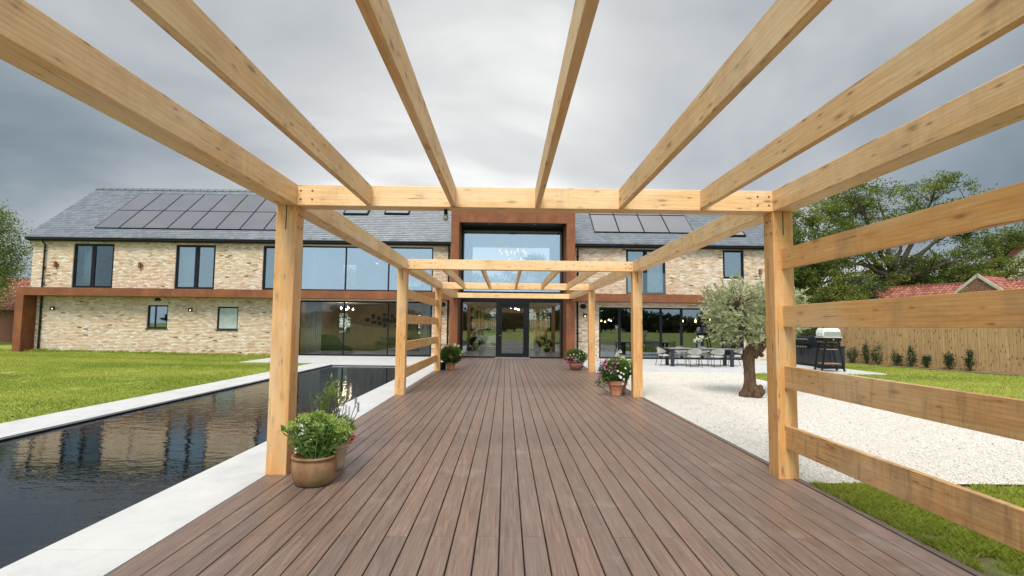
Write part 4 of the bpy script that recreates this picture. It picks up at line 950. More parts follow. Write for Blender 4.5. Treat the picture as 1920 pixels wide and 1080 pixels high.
MB().box(3.7, 6.4, 32.0, 32.05, .98, 1.02).obj('worktop', simple('pale_worktop', (.5, .48, .44), .4), tag(empty('kitchen_counter'), 'pale edged counter seen in the leftmost bifold pane', 'counter'))
MB().box(3.7, 6.4, 32.06, 32.6, .0, 1.0).obj('cabinet', M_DARKIN, bpy.data.objects['kitchen_counter'])
MB().box(10.9, 12.9, 34.6, 35.59, .02, 2.4).obj('tall_cupboard', M_WOODIN, house)
# entrance plants inside

# ------------------------------------------------------------------ plants: leaf clouds
def leaves(name, pts, size, asp, mat, parent, seed, spread=0.0, up=0.3, jitter=0.35, tone=None, fold=0.0, dirs=None):
    """one quad per point: pts (n,3); diamond leaves with random direction"""
    r = np.random.default_rng(seed); P = np.asarray(pts, float); n = len(P)
    d = r.normal(size=(n, 3)); d[:, 2] = d[:, 2] * 0.7 + up
    if dirs is not None: d = d * 0.45 + np.asarray(dirs)
    d /= np.linalg.norm(d, axis=1)[:, None]; q = r.normal(size=(n, 3)); s = np.cross(d, q); s /= np.linalg.norm(s, axis=1)[:, None] + 1e-9
    l = size * (1 - jitter + 2 * jitter * r.random(n))[:, None]; wv = l * asp
    nrm = np.cross(d, s)
    V = np.stack([P, P + d * l * .45 + s * wv * .5 + nrm * l * fold, P + d * l, P + d * l * .45 - s * wv * .5 + nrm * l * fold], 1).reshape(-1, 3)
    F = np.arange(n * 4).reshape(-1, 4); t = (tone if tone is not None else np.full(n, .5)) + (r.random(n) - .5) * .45
    o = npmesh(name, V, F, mat, parent, tint=np.repeat(np.clip(t, 0, 1)[:, None], 4, 0)); return o
def blobpts(n, c, r3, seed, shell=0.5):
    r = np.random.default_rng(seed); d = r.normal(size=(n, 3)); d /= np.linalg.norm(d, axis=1)[:, None]; rad = shell + (1 - shell) * r.random(n) ** .6
    return np.asarray(c) + d * rad[:, None] * np.asarray(r3)

def tree(name, base, h, trunk_r, ells, nclump, nleaf, lsize, mat, label, cat='tree', group=None, seed=1, limbs=7, clump_r=(0.9, 0.9, 0.55), trunk_top=0.45, mid=M_BARK, asp=.6, droop=0.0, lean=(0, 0), thin=1.0, fork=None):
    """ells: list of (cx,cy,cz,rx,ry,rz) crown lobes relative to the base"""
    t = tag(empty(name, base), label, cat, group); r = random.Random(seed); rn = np.random.default_rng(seed)
    wts = np.array([e[3] * e[4] * e[5] for e in ells]); wts = wts / wts.sum(); cl = []
    for i in range(nclump):
        e = ells[rn.choice(len(ells), p=wts)]; d = rn.normal(size=3); d /= np.linalg.norm(d); rad = 0.25 + 0.75 * rn.random() ** .45; cl.append(np.array(e[:3]) + d * rad * np.array(e[3:]))
    top = Vector((lean[0], lean[1], h * trunk_top)); tb = MB()
    tp = [Vector((0, 0, -.15)), Vector((0.03 * h * (r.random() - .5), 0, h * .04)), top * .5 + Vector((r.uniform(-.02, .02) * h, r.uniform(-.02, .02) * h, 0)), top]
    tb.tube(tp, [trunk_r * 1.5, trunk_r * 1.05, trunk_r * .85, trunk_r * .68], 10)
    # limbs: towards farthest-spread clump centres
    far = [cl[rn.integers(len(cl))]]
    while len(far) < limbs:
        d = [min(np.linalg.norm(c - f) for f in far) for c in cl]; far.append(cl[int(np.argmax(d))])
    nodes = []
    for f_ in far:
        e = Vector(f_); s = tp[2].lerp(tp[3], r.uniform(.35, 1.0)); m = s.lerp(e, .5) + Vector((r.uniform(-.04, .04) * h, r.uniform(-.04, .04) * h, r.uniform(.0, .06) * h)); ps = []
        for k in range(9): u = k / 8; ps.append(s * (1 - u) ** 2 + m * 2 * u * (1 - u) + e * u * u + Vector((r.uniform(-1, 1), r.uniform(-1, 1), r.uniform(-1, 1))) * .012 * h * (0 < k < 8))
        rr = [trunk_r * .5 * (1 - .85 * k / 8) + .008 * trunk_r / .3 for k in range(9)]; tb.tube(ps, rr, 6); nodes += [(p, q) for p, q in zip(ps[2:], rr[2:])]
    br = []
    for c in cl:
        e = Vector(c); cand = sorted(nodes, key=lambda q: (q[0] - e).length + max(0, q[0].z - e.z) * .8)[:3]; s, sr_ = cand[r.randrange(len(cand))] if len(cand) > 1 else cand[0]
        if (s - e).length < .05: continue
        m = s.lerp(e, .55) + Vector((r.uniform(-.03, .03) * h, r.uniform(-.03, .03) * h, r.uniform(-.01, .04) * h)); ps = [s, s.lerp(m, .6), m, m.lerp(e, .6), e]; tb.tube(ps, [sr_ * .62, sr_ * .5, sr_ * .4, sr_ * .28, sr_ * .14], 5, cap=False)
        for _ in range(3):
            q = e + Vector((r.uniform(-1, 1) * clump_r[0], r.uniform(-1, 1) * clump_r[1], r.uniform(-.5, 1) * clump_r[2])); tb.tube([m.lerp(e, .5), (m.lerp(e, .9) + q) / 2, q], [sr_ * .22, sr_ * .14, sr_ * .07], 4, cap=False)
    tb.obj('trunk', mid, t, smooth=True)
    per = nleaf // max(1, len(cl)); P = []; T = []
    for c in cl:
        k = int(per * rn.uniform(.55, 1.4)); sub = 5; g = c + rn.normal(size=(sub, 3)) * np.array(clump_r) * .55; p = g[rn.integers(sub, size=k)] + rn.normal(size=(k, 3)) * np.array(clump_r) * .30 * thin
        if droop: p[:, 2] -= droop * np.abs(rn.random(k)) ** 1.5 * clump_r[2] * 2
        P.append(p); T.append(np.full(k, .5 + rn.uniform(-.22, .22)))
    o = leaves('crown', np.concatenate(P), lsize, asp, mat, t, seed + 1, tone=np.concatenate(T), up=-.1 if droop else .25); return t

# ------------------------------------------------------------------ big garden trees
tree('broadleaf_tree', (31.5, 43, 0), 15.4, .42, [(-1.5, 0, 11.2, 4.6, 3.6, 3.2), (4.0, 0, 11.5, 3.6, 3.2, 3.0), (-3.0, 0, 7.2, 3.6, 3, 1.9), (2.8, 0, 7.0, 3.6, 3, 1.9), (0, 0, 5.2, 3.2, 3, 1.2)], 150, 42000, .16, M_OAK, 'tall open crowned broadleaf tree with bare curving limbs beyond the fence', seed=5, limbs=13, clump_r=(.95, .95, .5), trunk_top=.42, thin=.95)
tree('broadleaf_tree', (23.2, 41, 0), 11.8, .33, [(0, 0, 7.8, 3.8, 3.2, 3.4), (1.5, 0, 5.0, 3.6, 3, 2.2), (-1.5, 0, 5.2, 2.5, 3, 2.2)], 80, 44000, .16, M_OAK, 'dense rounded dark tree between the house end and the tall open tree', seed=8, limbs=8, clump_r=(1.0, 1.0, .6))
tree('broadleaf_tree', (42.5, 44, 0), 10.8, .36, [(0, 0, 7.4, 4.4, 3.6, 2.9), (-4.0, 0, 6.2, 2.8, 3, 1.9), (3, 0, 5.5, 3, 3, 2.2)], 80, 42000, .17, M_OAK, 'spreading dark tree above the neighbouring cream gable', seed=12, limbs=9, clump_r=(1.1, 1.1, .55))
tree('broadleaf_tree', (35.3, 46, 0), 7.8, .3, [(0, 0, 5.2, 4.2, 3, 2.1)], 50, 30000, .16, M_OAK, 'low dark tree directly behind the clay tiled roof', seed=15, limbs=6, clump_r=(1.1, 1.1, .6))
tree('golden_shrub', (21.6, 34.5, 0), 4.9, .12, [(0, 0, 3.0, 1.9, 1.6, 1.75)], 60, 30000, .11, M_GOLD, 'golden green bushy evergreen behind the olive tree and fence', 'shrub', seed=18, limbs=6, clump_r=(.5, .5, .4), trunk_top=.3)
tree('broadleaf_tree', (24.9, 38.5, 0), 5.6, .16, [(0, 0, 3.5, 2.4, 2, 1.8)], 44, 24000, .12, M_DARKLEAF, 'small dark evergreen tree between the golden shrub and the tiled roof', seed=19, limbs=5, clump_r=(.6, .6, .45))
tree('weeping_tree', (-34.6, 33.5, 0), 10.6, .24, [(0, 0, 6.8, 3.3, 3, 3.2), (1.0, 0, 4.6, 2.6, 2.4, 1.9)], 95, 56000, .12, M_BIRCH, 'tall loose leaved tree left of the house beside the clay roof', seed=23, limbs=9, clump_r=(.85, .85, .7), droop=.8, asp=.5)

def bush(name, loc, r3, n, lsize, mat, label, cat, group=None, seed=1, z0=None, asp=.55, stems=5):
    t = tag(empty(name, loc), label, cat, group); zc = r3[2] * .95 if z0 is None else z0; rn = np.random.default_rng(seed)
    P = []; T = []
    for i in range(14):
        d = rn.normal(size=3); d /= np.linalg.norm(d); c = np.array((0, 0, zc)) + d * np.array(r3) * .6; k = n // 14; P.append(c + rn.normal(size=(k, 3)) * np.array(r3) * .24); T.append(np.full(k, .5 + rn.uniform(-.25, .25)))
    P = np.concatenate(P); P[:, 2] = np.maximum(P[:, 2], .02); leaves('foliage', P, lsize, asp, mat, t, seed, tone=np.concatenate(T))
    mb = MB()
    for i in range(stems): a = i * 2.4; mb.tube([(0, 0, -.02), (math.cos(a) * r3[0] * .3, math.sin(a) * r3[1] * .3, zc * .6), (math.cos(a) * r3[0] * .6, math.sin(a) * r3[1] * .6, zc * 1.2)], [.02, .014, .006], 5)
    mb.obj('stem', M_BARK, t); return t
# hedges at the ends
bush('hedge', (-36.5, 31.9, 0), (2.4, .7, 1.45), 14000, .09, M_DARKLEAF, 'dark clipped hedge left of the rusty steel leg', 'hedge', seed=31)
for i, (x, y, r3, lb) in enumerate(((15.6, 27.2, (1.0, .8, 1.1), 'dark leafy hedge clump just behind the outdoor kitchen'), (16.9, 27.9, (.95, .6, .75), 'lower dark shrub where the fence meets the hedge behind the barbecue'))):
    bush('shrub', (x, y, -.03), r3, 9000, .07, M_DARKLEAF, lb, 'shrub', seed=33 + i)
def fence_xy(t): return (17.0 + (24.6 - 17.0) * t, 28.4 + (9.0 - 28.4) * t)
for i, (px, hgt, wid) in enumerate(((1614, .75, .34), (1641, 1.05, .2), (1664, .95, .42), (1698, .78, .26), (1727, .95, .22), (1756, .55, .2), (1800, .85, .26), (1840, .85, .22))):
    kx = (px - 948) / 997.5; t_ = (17.0 - kx * 28.4) / (kx * (9.0 - 28.4) - 7.6); fx, fy = fence_xy(t_); fx -= .42; 
    lab = ['first young hedge plant nearest the outdoor kitchen', 'tall thin young hedge plant, second from the outdoor kitchen', 'widest young hedge plant, third from the outdoor kitchen', 'young hedge plant, fourth from the outdoor kitchen', 'upright young hedge plant with bare lower stem, fifth from the outdoor kitchen', 'smallest sparse young hedge plant along the fence', 'young hedge plant, second nearest to the camera along the fence', 'young hedge plant nearest to the camera along the fence'][i]
    bush('young_hedge_plant', (fx, fy, 0), (wid, wid * .8, hgt * .52), 900, .06, M_DARKLEAF, lab, 'hedge plant', 'young hedge plants along the fence', seed=60 + i, stems=3)

# ------------------------------------------------------------------ fences
fen = tag(empty('fence'), 'brown closeboard timber fence along the right lawn', 'fence')
fl = math.hypot(7.6, 19.4); fa = math.atan2(-19.4, 7.6); bw = .118; bme = [MB().box(0, bw - .012, -.012 - .006 * k, .0, .02, 1.80).mesh('fence_board') for k in range(3)]
for m_ in bme: m_.materials.append(M_FENCE)
for i in range(int(fl / bw)):
    t_ = i * bw / fl; x, y = fence_xy(t_); o = link('board', bme[i % 3], None, fen); o.location = (x, y, rnd.uniform(-.02, .015)); o.rotation_euler = (rnd.uniform(-.004, .004), 0, fa)
d = Vector((7.6, -19.4, 0)).normalized(); nrm_ = Vector((-d.y, d.x, 0))
for z in (.35, 1.0, 1.6): 
    c = Vector((20.8, 18.7, z)) + nrm_ * .045; MB().obox(c, d * fl / 2, nrm_ * .03, (0, 0, .04)).obj('fence_rail', M_FENCE, fen)
MB().obox(Vector((20.8, 18.7, -.02)) - nrm_ * .03, d * fl / 2, nrm_ * .02, (0, 0, .09)).obj('gravel_board', M_FENCE, fen)
o = MB().obox(Vector((20.8, 18.7, -.06)) - nrm_ * .42, d * fl / 2, nrm_ * .45, (0, 0, .055)).obj('planting_bed', M_SOIL); structure(o, 'narrow bare soil bed along the fence')
fe2 = tag(empty('fence', (-42, 31.0, 0)), 'old greenish panel fence left of the rusty steel leg', 'fence')
for k in range(6):
    for j in range(8): MB().box(k * 1.85 + .06, k * 1.85 + 1.79, -.02 - .006 * (j % 2), 0, .12 + j * .165, .30 + j * .165).obj('board', M_OLDFENCE, fe2)
    MB().box(k * 1.85 - .05, k * 1.85 + .05, -.05, .05, 0, 1.55).obj('post', M_OLDFENCE, fe2)
fe3 = tag(empty('fence', (13.9, 28.6, 0)), 'short stretch of brown board fence behind the outdoor kitchen', 'fence')
for k in range(28): o = link('board', bme[k % 3], None, fe3); o.location = (k * bw, 0, 0)

# ------------------------------------------------------------------ neighbouring houses
def tiled_slope(parent, p0, ux, us, nx, ns, tw, tl, seed):
    """pantiles: p0 lower left, ux unit along eave, us unit up the slope"""
    r = np.random.default_rng(seed); ux, us = np.array(ux, float), np.array(us, float); nn = np.cross(ux, us); nn /= np.linalg.norm(nn)
    prof = [(0, .0), (.18, .035), (.36, .05), (.54, .03), (.75, .0), (1.0, .0)]; V = []; F = []; T = []
    base = 0
    for j in range(ns):
        for i in range(nx):
            o = np.array(p0) + ux * i * tw + us * (j * tl + r.uniform(-.004, .004)); t = r.random(); lift = .028
            for s_, l in ((0, lift), (tl * 1.05, 0.0)):
                for a, hgt in prof: V.append(o + ux * a * tw + us * s_ + nn * (hgt + l)); T.append(t)
            for k in range(5): F.append((base + k, base + k + 1, base + 6 + k + 1, base + 6 + k))
            for a, hgt in prof: V.append(o + ux * a * tw + nn * (hgt - .01)); T.append(t * .6)
            for k in range(5): F.append((base + 12 + k, base + 12 + k + 1, base + k + 1, base + k))
            base += 18
    o = npmesh('pantiles', V, F, M_PAN, parent, tint=np.array(T)[:, None]); o['kind'] = 'stuff'; return o
nb = tag(empty('outbuilding', (28.6, 42.1, 0), math.radians(-68)), 'low outbuilding with red clay pantiles and a small brick gable beyond the fence', 'outbuilding')
# local: x along the ridge, -y towards the camera
NL = 17.0; ez, rzv = 3.35, 4.85; half = 2.1
MB().box(0, NL, -half + .15, half, 0, ez).obj('wall', M_BRICK, nb)
us = Vector((0, half + .1, rzv - ez)).normalized(); sl = math.hypot(half + .1, rzv - ez)
tiled_slope(nb, (-.1, -half - .1, ez), (1, 0, 0), tuple(us), int(NL / .24), int(sl / .3) + 1, .24, .3, 71)
MB().poly([(-.1, half + .1, ez), (NL, half + .1, ez), (NL, 0, rzv), (-.1, 0, rzv)]).poly([(0, -half, ez), (0, half, ez), (0, 0, rzv)]).obj('rear_slope', M_PAN, nb)
for i in range(int(NL / .45)): MB().tube([(i * .45 - .1, 0, rzv + .0), (i * .45 + .33, 0, rzv + .02)], .10, 8).obj('ridge_tile', M_PAN, nb)
gx = 8.9; gh = 4.05 + 1.25
g = empty('porch', (gx, -half - .5, 0), parent=nb)
mb = MB(); pr = [(-1.25, 0), (1.25, 0), (1.25, 4.0), (0, 5.05), (-1.25, 4.0)]; mb.v = [(x, 0, z) for x, z in pr] + [(x, 2.6, z) for x, z in pr]; mb.f = [(0, 1, 2, 3, 4), (9, 8, 7, 6, 5)] + [(i, (i + 1) % 5, 5 + (i + 1) % 5, 5 + i) for i in range(5)]
M_REDBR = simple('red_brick', (.26, .12, .075), .9, var=.35, scale=14, bump=.3)
mb.obj('gable', simple('pale_mortar', (.42, .36, .30), .95), g)
V, F, t = courses(-1.24, 1.24, 2.5, 5.05, 0.0, [], 81); zc = V.reshape(-1, 8, 3); keep = (np.abs(zc[:, :, 0]).max(1) < (5.05 - zc[:, :, 2].max(1)) / .84 + .02); zc = zc[keep]; tt = t.reshape(-1, 8, 2)[keep]; nbk = len(zc)
f5 = np.array([(4, 5, 6, 7), (0, 1, 5, 4), (3, 7, 6, 2), (0, 4, 7, 3), (1, 2, 6, 5)]); o = npmesh('brickwork', zc.reshape(-1, 3), (f5[None] + (np.arange(nbk) * 8)[:, None, None]).reshape(-1, 4), M_REDBR, g); o['kind'] = 'stuff'
for s_ in (-1, 1):
    MB().obox((s_ * .68, -.06, 4.56), Vector((s_ * .72, 0, -.605)), (0, .05, 0), Vector((.04, 0, .048 * s_)) * 1.3).obj('verge', simple('pale_verge', (.5, .45, .38), .8), g)
u2 = Vector((.77, 0, -.64)); tiled_slope(g, (-.05 + 1.32, .0, 4.0), (0, 1, 0), (-.765, 0, .643), 12, 6, .24, .3, 72); tiled_slope(g, (-1.32, 2.9, 4.0), (0, -1, 0), (.765, 0, .643), 12, 6, .24, .3, 73)
cg = tag(empty('neighbour_house', (43.4, 42.5, 0), math.radians(-30)), 'cream rendered gable house behind the clay tiled outbuilding', 'house')
mb = MB(); pr = [(-6.4, 0), (6.4, 0), (6.4, 3.4), (0, 9.7), (-6.4, 3.4)]; mb.v = [(x, 0, z) for x, z in pr] + [(x, 9, z) for x, z in pr]; mb.f = [(0, 1, 2, 3, 4), (9, 8, 7, 6, 5)] + [(i, (i + 1) % 5, 5 + (i + 1) % 5, 5 + i) for i in range(5)]
mb.obj('wall', simple('cream_render', (.62, .55, .45), .9, var=.05), cg)
for s_ in (-1, 1): MB().obox((s_ * 3.3, -.12, 6.52), Vector((s_ * 3.45, 0, -3.39)), (0, .14, 0), Vector((.12, 0, .125 * s_))).obj('verge', M_PAN, cg)
MB().poly([(-6.8, -.1, 3.1), (-6.8, 9.1, 3.1), (0, 9.1, 9.8), (0, -.1, 9.8)]).poly([(6.8, -.1, 3.1), (0, -.1, 9.8), (0, 9.1, 9.8), (6.8, 9.1, 3.1)]).obj('roof', M_PAN, cg)
w_ = empty('window', (-2.6, -.02, 3.6), parent=cg); MB().box(-.5, .5, -.04, .02, 0, 1.1).obj('frame', M_WOODIN, w_); MB().box(-.42, .42, -.05, -.041, .08, 1.02).obj('pane', M_GLASS, w_)
ln_ = tag(empty('neighbour_house', (-44.5, 38.5, 0)), 'low house with weathered pink clay roof left of the big house', 'house')
MB().box(0, 13.2, 0, 5, 0, 2.5).obj('wall', M_REDBR, ln_); us = Vector((0, 2.9, 2.45)).normalized()
tiled_slope(ln_, (-.2, -.35, 2.35), (1, 0, 0), tuple(us), 56, 13, .24, .3, 74)
MB().poly([(-.2, 5.4, 2.35), (13.3, 5.4, 2.35), (13.3, 2.55, 4.8), (-.2, 2.55, 4.8)]).poly([(13.2, -.2, 2.35), (13.2, 5.3, 2.35), (13.2, 2.55, 4.75)]).obj('rear_slope', M_PAN, ln_)

# ------------------------------------------------------------------ behind the house: cars, trees, timber screen
def car(loc, rz, label):
    t = tag(empty('parked_car', loc, rz), label, 'car')
    side = [(-2.1, .35), (-2.15, .75), (-1.95, .98), (-1.15, 1.05), (-.55, 1.42), (.55, 1.46), (1.35, 1.10), (1.95, .98), (2.15, .75), (2.12, .35)]
    V = []; n = len(side)
    for y, s_ in ((-.88, 0), (-.93, 1), (.93, 1), (.88, 0)):
        for x, z in side:
            inset = max(0, z - .98) * .42; yy = (abs(y) - inset) * (1 if y > 0 else -1); V.append((x * (1 if s_ else .98), yy, z))
    F = [tuple(range(n))[::-1], tuple(range(3 * n, 4 * n))] + [(k * n + i, k * n + (i + 1) % n, (k + 1) * n + (i + 1) % n, (k + 1) * n + i) for k in range(3) for i in range(n)]
    mb = MB(); mb.v = V; mb.f = F; mb.obj('body', M_CAR, t, smooth=False, bevel=.04)
    for s_ in (-1, 1):
        y = s_ * .80
        MB().poly([(-1.0, s_ * .93, 1.02), (-.50, s_ * .775, 1.37), (.50, s_ * .765, 1.40), (1.15, s_ * .92, 1.06)]).obj('side_window', M_BLACK, t)
        for x in (-1.35, 1.35):
            o = MB().lathe([(.33, -.1), (.33, .1), (.2, .11), (.18, .09), (0, .09)], 20).obj('wheel', M_RUBBER, t); o.matrix_basis = Matrix.Translation((x, s_ * .84, .33)) @ Matrix.Rotation(-s_ * PI / 2, 4, 'X')
        MB().box(-2.16, -2.08, s_ * .72 - .15, s_ * .72 + .15, .78, .9).obj('tail_light', simple('tail_lamp', (.4, .02, .02), .3), t)
    MB().poly([(-1.17, -.75, 1.09), (-1.17, .75, 1.09), (-.62, .66, 1.40), (-.62, -.66, 1.40)]).poly([(1.32, .75, 1.13), (1.32, -.75, 1.13), (.62, -.66, 1.45), (.62, .66, 1.45)]).obj('windscreen', M_BLACK, t)
    return t
car((-12.9, 42, 0), math.radians(75), 'white car seen through the living room and its left rear window'); car((-6.6, 43.0, 0), math.radians(90), 'white car seen through the right rear window of the living room'); car((-1.9, 42.0, 0), math.radians(20), 'white car parked behind the house seen through the entrance glass')
scr = tag(empty('timber_screen', (-9, 46.5, 0)), 'tall brown timber board screen behind the house', 'screen fence')
for k in range(110):
    o = MB().box(k * .18, k * .18 + .15, -.02, .02, 0, 2.2).obj('board', M_FENCE, scr) if k == 0 else link('board', bpy.data.objects['timber_screen'].children[0].data, None, scr)
    if k: o.location = (k * .18, rnd.uniform(-.02, .02), rnd.uniform(-.05, .05))
for i, (x, y, hh) in enumerate(((-14, 52, 7), (-7.5, 50, 8), (-2.5, 52, 6.5), (3.0, 50, 8.5), (8, 53, 7))):
    tree('rear_tree', (x, y, 0), hh, .2, [(0, 0, hh * .62, 2.8, 2.4, hh * .36)], 30, 9000, .2, M_OAK, ['tree behind the far left part of the house seen through a window', 'tree behind the living room seen through its rear windows', 'sparse tree seen through the left entrance pane', 'tall tree seen through the right entrance pane', 'tree hidden behind the right wing of the house'][i], seed=90 + i, limbs=6, clump_r=(.9, .9, .7))
# trees behind the photographer, reflected in the glass
for i in range(15):
    x = -98 + i * 14 + rnd.uniform(-3, 3); hh = rnd.uniform(5.2, 7.5) + (5 if i in (4, 9) else 0)
    tree('boundary_tree', (x, -118 + rnd.uniform(-6, 6), 0), hh, .3, [(0, 0, hh * .48, 8.2, 4, hh * .44)], 34, 6500, .8, M_DARKLEAF, 'dark tree in the boundary row across the garden behind the deck', 'tree', 'boundary trees across the garden behind the deck', seed=120 + i, limbs=5, clump_r=(1.8, 1.8, 1.2), asp=.8)

# ------------------------------------------------------------------ olive tree
ol = tag(empty('olive_tree', (6.03, 13.05, 0)), 'gnarled olive tree with silvery crown standing in the white gravel', 'olive tree')
def gnarl(path, radii, n=26, seed=3, amp=.16, base=0):
    r = random.Random(seed); V = []; F = []; ph = [r.uniform(0, 6.28) for _ in range(8)]
    P = [Vector(p) for p in path]; m = 34
    def samp(u):
        k = u * (len(P) - 1); i = min(int(k), len(P) - 2); f = k - i; a, b, c, d = P[max(i - 1, 0)], P[i], P[i + 1], P[min(i + 2, len(P) - 1)]
        return .5 * ((2 * b) + (c - a) * f + (2 * a - 5 * b + 4 * c - d) * f * f + (3 * b - a - 3 * c + d) * f ** 3), radii[i] * (1 - f) + radii[i + 1] * f
    for j in range(m + 1):
        u = j / m; p, rad = samp(u); q, _ = samp(min(1, u + .02)); d = (q - p).normalized() if (q - p).length > 1e-6 else Vector((0, 0, 1)); a = d.cross(Vector((0, 1, 0))).normalized(); b = d.cross(a)
        for k in range(n):
            t = 2 * PI * k / n; rr = rad * (1 + amp * math.sin(3 * t + ph[0] + u * 5) + amp * .7 * math.sin(5 * t + ph[1] - u * 8) + amp * .5 * math.sin(9 * t + ph[2] + u * 14) + amp * .6 * math.sin(u * 21 + ph[3] + 2 * t) * math.sin(t + ph[4]))
            V.append(tuple(p + (a * math.cos(t) + b * math.sin(t)) * rr))
    for j in range(m):
        for k in range(n): F.append((j * n + k, j * n + (k + 1) % n, (j + 1) * n + (k + 1) % n, (j + 1) * n + k))
    F.append(tuple(range(n))[::-1]); F.append(tuple(m * n + k for k in range(n))); return V, F
mb = MB()
def addg(*a, **k):
    V, F = gnarl(*a, **k); n = len(mb.v); mb.v += V; mb.f += [tuple(n + i for i in f) for f in F]
addg([(-.02, 0, -.05), (-.03, 0, .12), (-.05, 0, .32), (-.06, 0, .62), (-.08, 0, .90), (-.02, 0, 1.12), (.08, .02, 1.32), (.12, .02, 1.6)], [.225, .215, .140, .112, .116, .132, .105, .075], seed=3)
addg([(-.0, 0, 1.02), (.16, -.04, 1.16), (.34, -.05, 1.34), (.5, 0, 1.7)], [.13, .10, .075, .05], n=16, seed=6)
addg([(.05, 0, 1.2), (-.02, .05, 1.4), (-.25, .05, 1.75), (-.4, 0, 2.1)], [.11, .09, .06, .04], n=16, seed=9)
for (x, y, z, r_) in ((.13, -.15, .10, .11), (-.16, -.1, .06, .10), (.02, -.2, .04, .09), (.16, .05, .05, .09), (-.05, -.17, .2, .07), (.12, -.1, .22, .07), (.17, -.1, 1.0, .06)):
    n0 = len(mb.v); mb.lathe([(0, -r_), (r_ * .7, -r_ * .7), (r_, 0), (r_ * .75, r_ * .65), (0, r_)], 12, (x, y, z))
    mb.v[n0:] = [(a + .25 * r_ * math.sin(9 * c + 7 * b), b, c + .2 * r_ * math.sin(11 * a)) for a, b, c in mb.v[n0:]]
rr_ = random.Random(4); ell = [(-.12, 0, 2.12, .88, .85, .68), (.50, 0, 2.08, .72, .75, .62), (-.55, 0, 2.0, .46, .5, .40), (.1, .1, 1.62, .85, .6, .30), (-.25, -.1, 1.48, .42, .4, .22)]
cl = []; wts = np.array([e[3] * e[4] * e[5] for e in ell]); wts /= wts.sum()
for i in range(210):
    e = ell[rng.choice(5, p=wts)]; d = rng.normal(size=3); d /= np.linalg.norm(d); cl.append((np.array(e[:3]) + d * (.45 + .55 * rng.random() ** .5) * np.array(e[3:]), d))
roots = [Vector((.12, .02, 1.6)), Vector((.5, 0, 1.7)), Vector((-.4, 0, 2.1)), Vector((-.15, .05, 1.6))]
for c, d in cl:
    e = Vector(c); s = min(roots, key=lambda q: (q - e).length); m = s.lerp(e, .5) + Vector((rr_.uniform(-.1, .1), rr_.uniform(-.1, .1), .08)); mb.tube([s, m, e], [.022, .012, .004], 5, cap=False)
mb.obj('trunk', M_OBARK, ol, smooth=True)
P = []; D = []; T = []
for c, d in cl:
    for tw in range(7):
        dv = d * .7 + rng.normal(size=3) * .55 + np.array((0, 0, .45)); dv /= np.linalg.norm(dv); ln_t = rng.uniform(.12, .30); k = rng.integers(24, 36); o_c = c + rng.normal(size=3) * .10; tn = .42 + rng.uniform(-.25, .3)
        s = rng.random(k); P.append(o_c + dv * (s * ln_t)[:, None] + rng.normal(size=(k, 3)) * .008); D.append(np.repeat(dv[None], k, 0) * .9); T.append(np.full(k, tn))
leaves('crown', np.concatenate(P), .062, .26, M_OLIVE, ol, 44, tone=np.concatenate(T), dirs=np.concatenate(D), fold=.02)

# ------------------------------------------------------------------ pots and their plants
def pot(parent, prof, mat, n=32, sx=1, sy=1): return MB().lathe(prof, n, sx=sx, sy=sy).obj('pot', mat, parent, smooth=True)
def rim_pot(r, h, lip=.02): return [(r * .72, 0), (r * .78, h * .2), (r * .92, h * .7), (r, h * .78), (r * .99, h * .79), (r * 1.06, h * .8), (r * 1.08, h), (r * .98, h), (r * .95, h * .85), (0, h * .84)]
def flowerhead(mb, c, r, n=6, d=(0, 0, 1), layers=1):
    d = Vector(d).normalized(); a = d.cross(Vector((.3, 1, .1))).normalized(); b = d.cross(a); c = Vector(c)
    for L_ in range(layers):
        for k in range(n):
            t = 2 * PI * (k + .5 * L_) / n; e = (a * math.cos(t) + b * math.sin(t)); s = (-a * math.sin(t) + b * math.cos(t)) * r * .38; up_ = d * r * (.15 + .5 * L_); rr = r * (1 - .3 * L_)
            mb.poly([c, c + e * rr * .6 + s + up_, c + e * rr + up_ * .8, c + e * rr * .6 - s + up_])
def heads(parent, name, pts, r, mat, n=6, layers=1, seed=0, out_c=None):
    if r >= .045 and len(pts) > 1:
        for i_, p_ in enumerate(pts): heads(parent, name, [p_], r, mat, n, layers, seed + i_, out_c)
        return
    mb = MB(); q = random.Random(seed)
    for p in pts:
        d = Vector(p) - Vector(out_c) if out_c else Vector((q.uniform(-.4, .4), q.uniform(-1, 0), 1)); d = d.normalized() + Vector((0, -.35, .3)); flowerhead(mb, p, r * q.uniform(.75, 1.2), n, d, layers)
    o = mb.obj(name, mat, parent); me = o.data; a = me.color_attributes.new('tint', 'FLOAT_COLOR', 'POINT'); a.data.foreach_set('color', np.repeat(np.repeat(rng.random((len(pts) * layers, 1)), n * 4, 0), 4, 1).astype(np.float32).ravel()[:len(me.vertices) * 4])
    if len(pts) > 5: o['kind'] = 'stuff'
    return o
def plant_leaves(parent, n, c, r3, size, asp, mat, seed, shell=.35, up=.3, fold=.06, name='foliage'):
    p = blobpts(n, c, r3, seed, shell); d = (p - np.array(c)) / np.array(r3); rn = np.random.default_rng(seed); return leaves(name, p, size, asp, mat, parent, seed, tone=np.clip(.35 + .3 * d[:, 2], 0, 1), dirs=d * .8 + np.array((0, 0, up)), fold=fold)
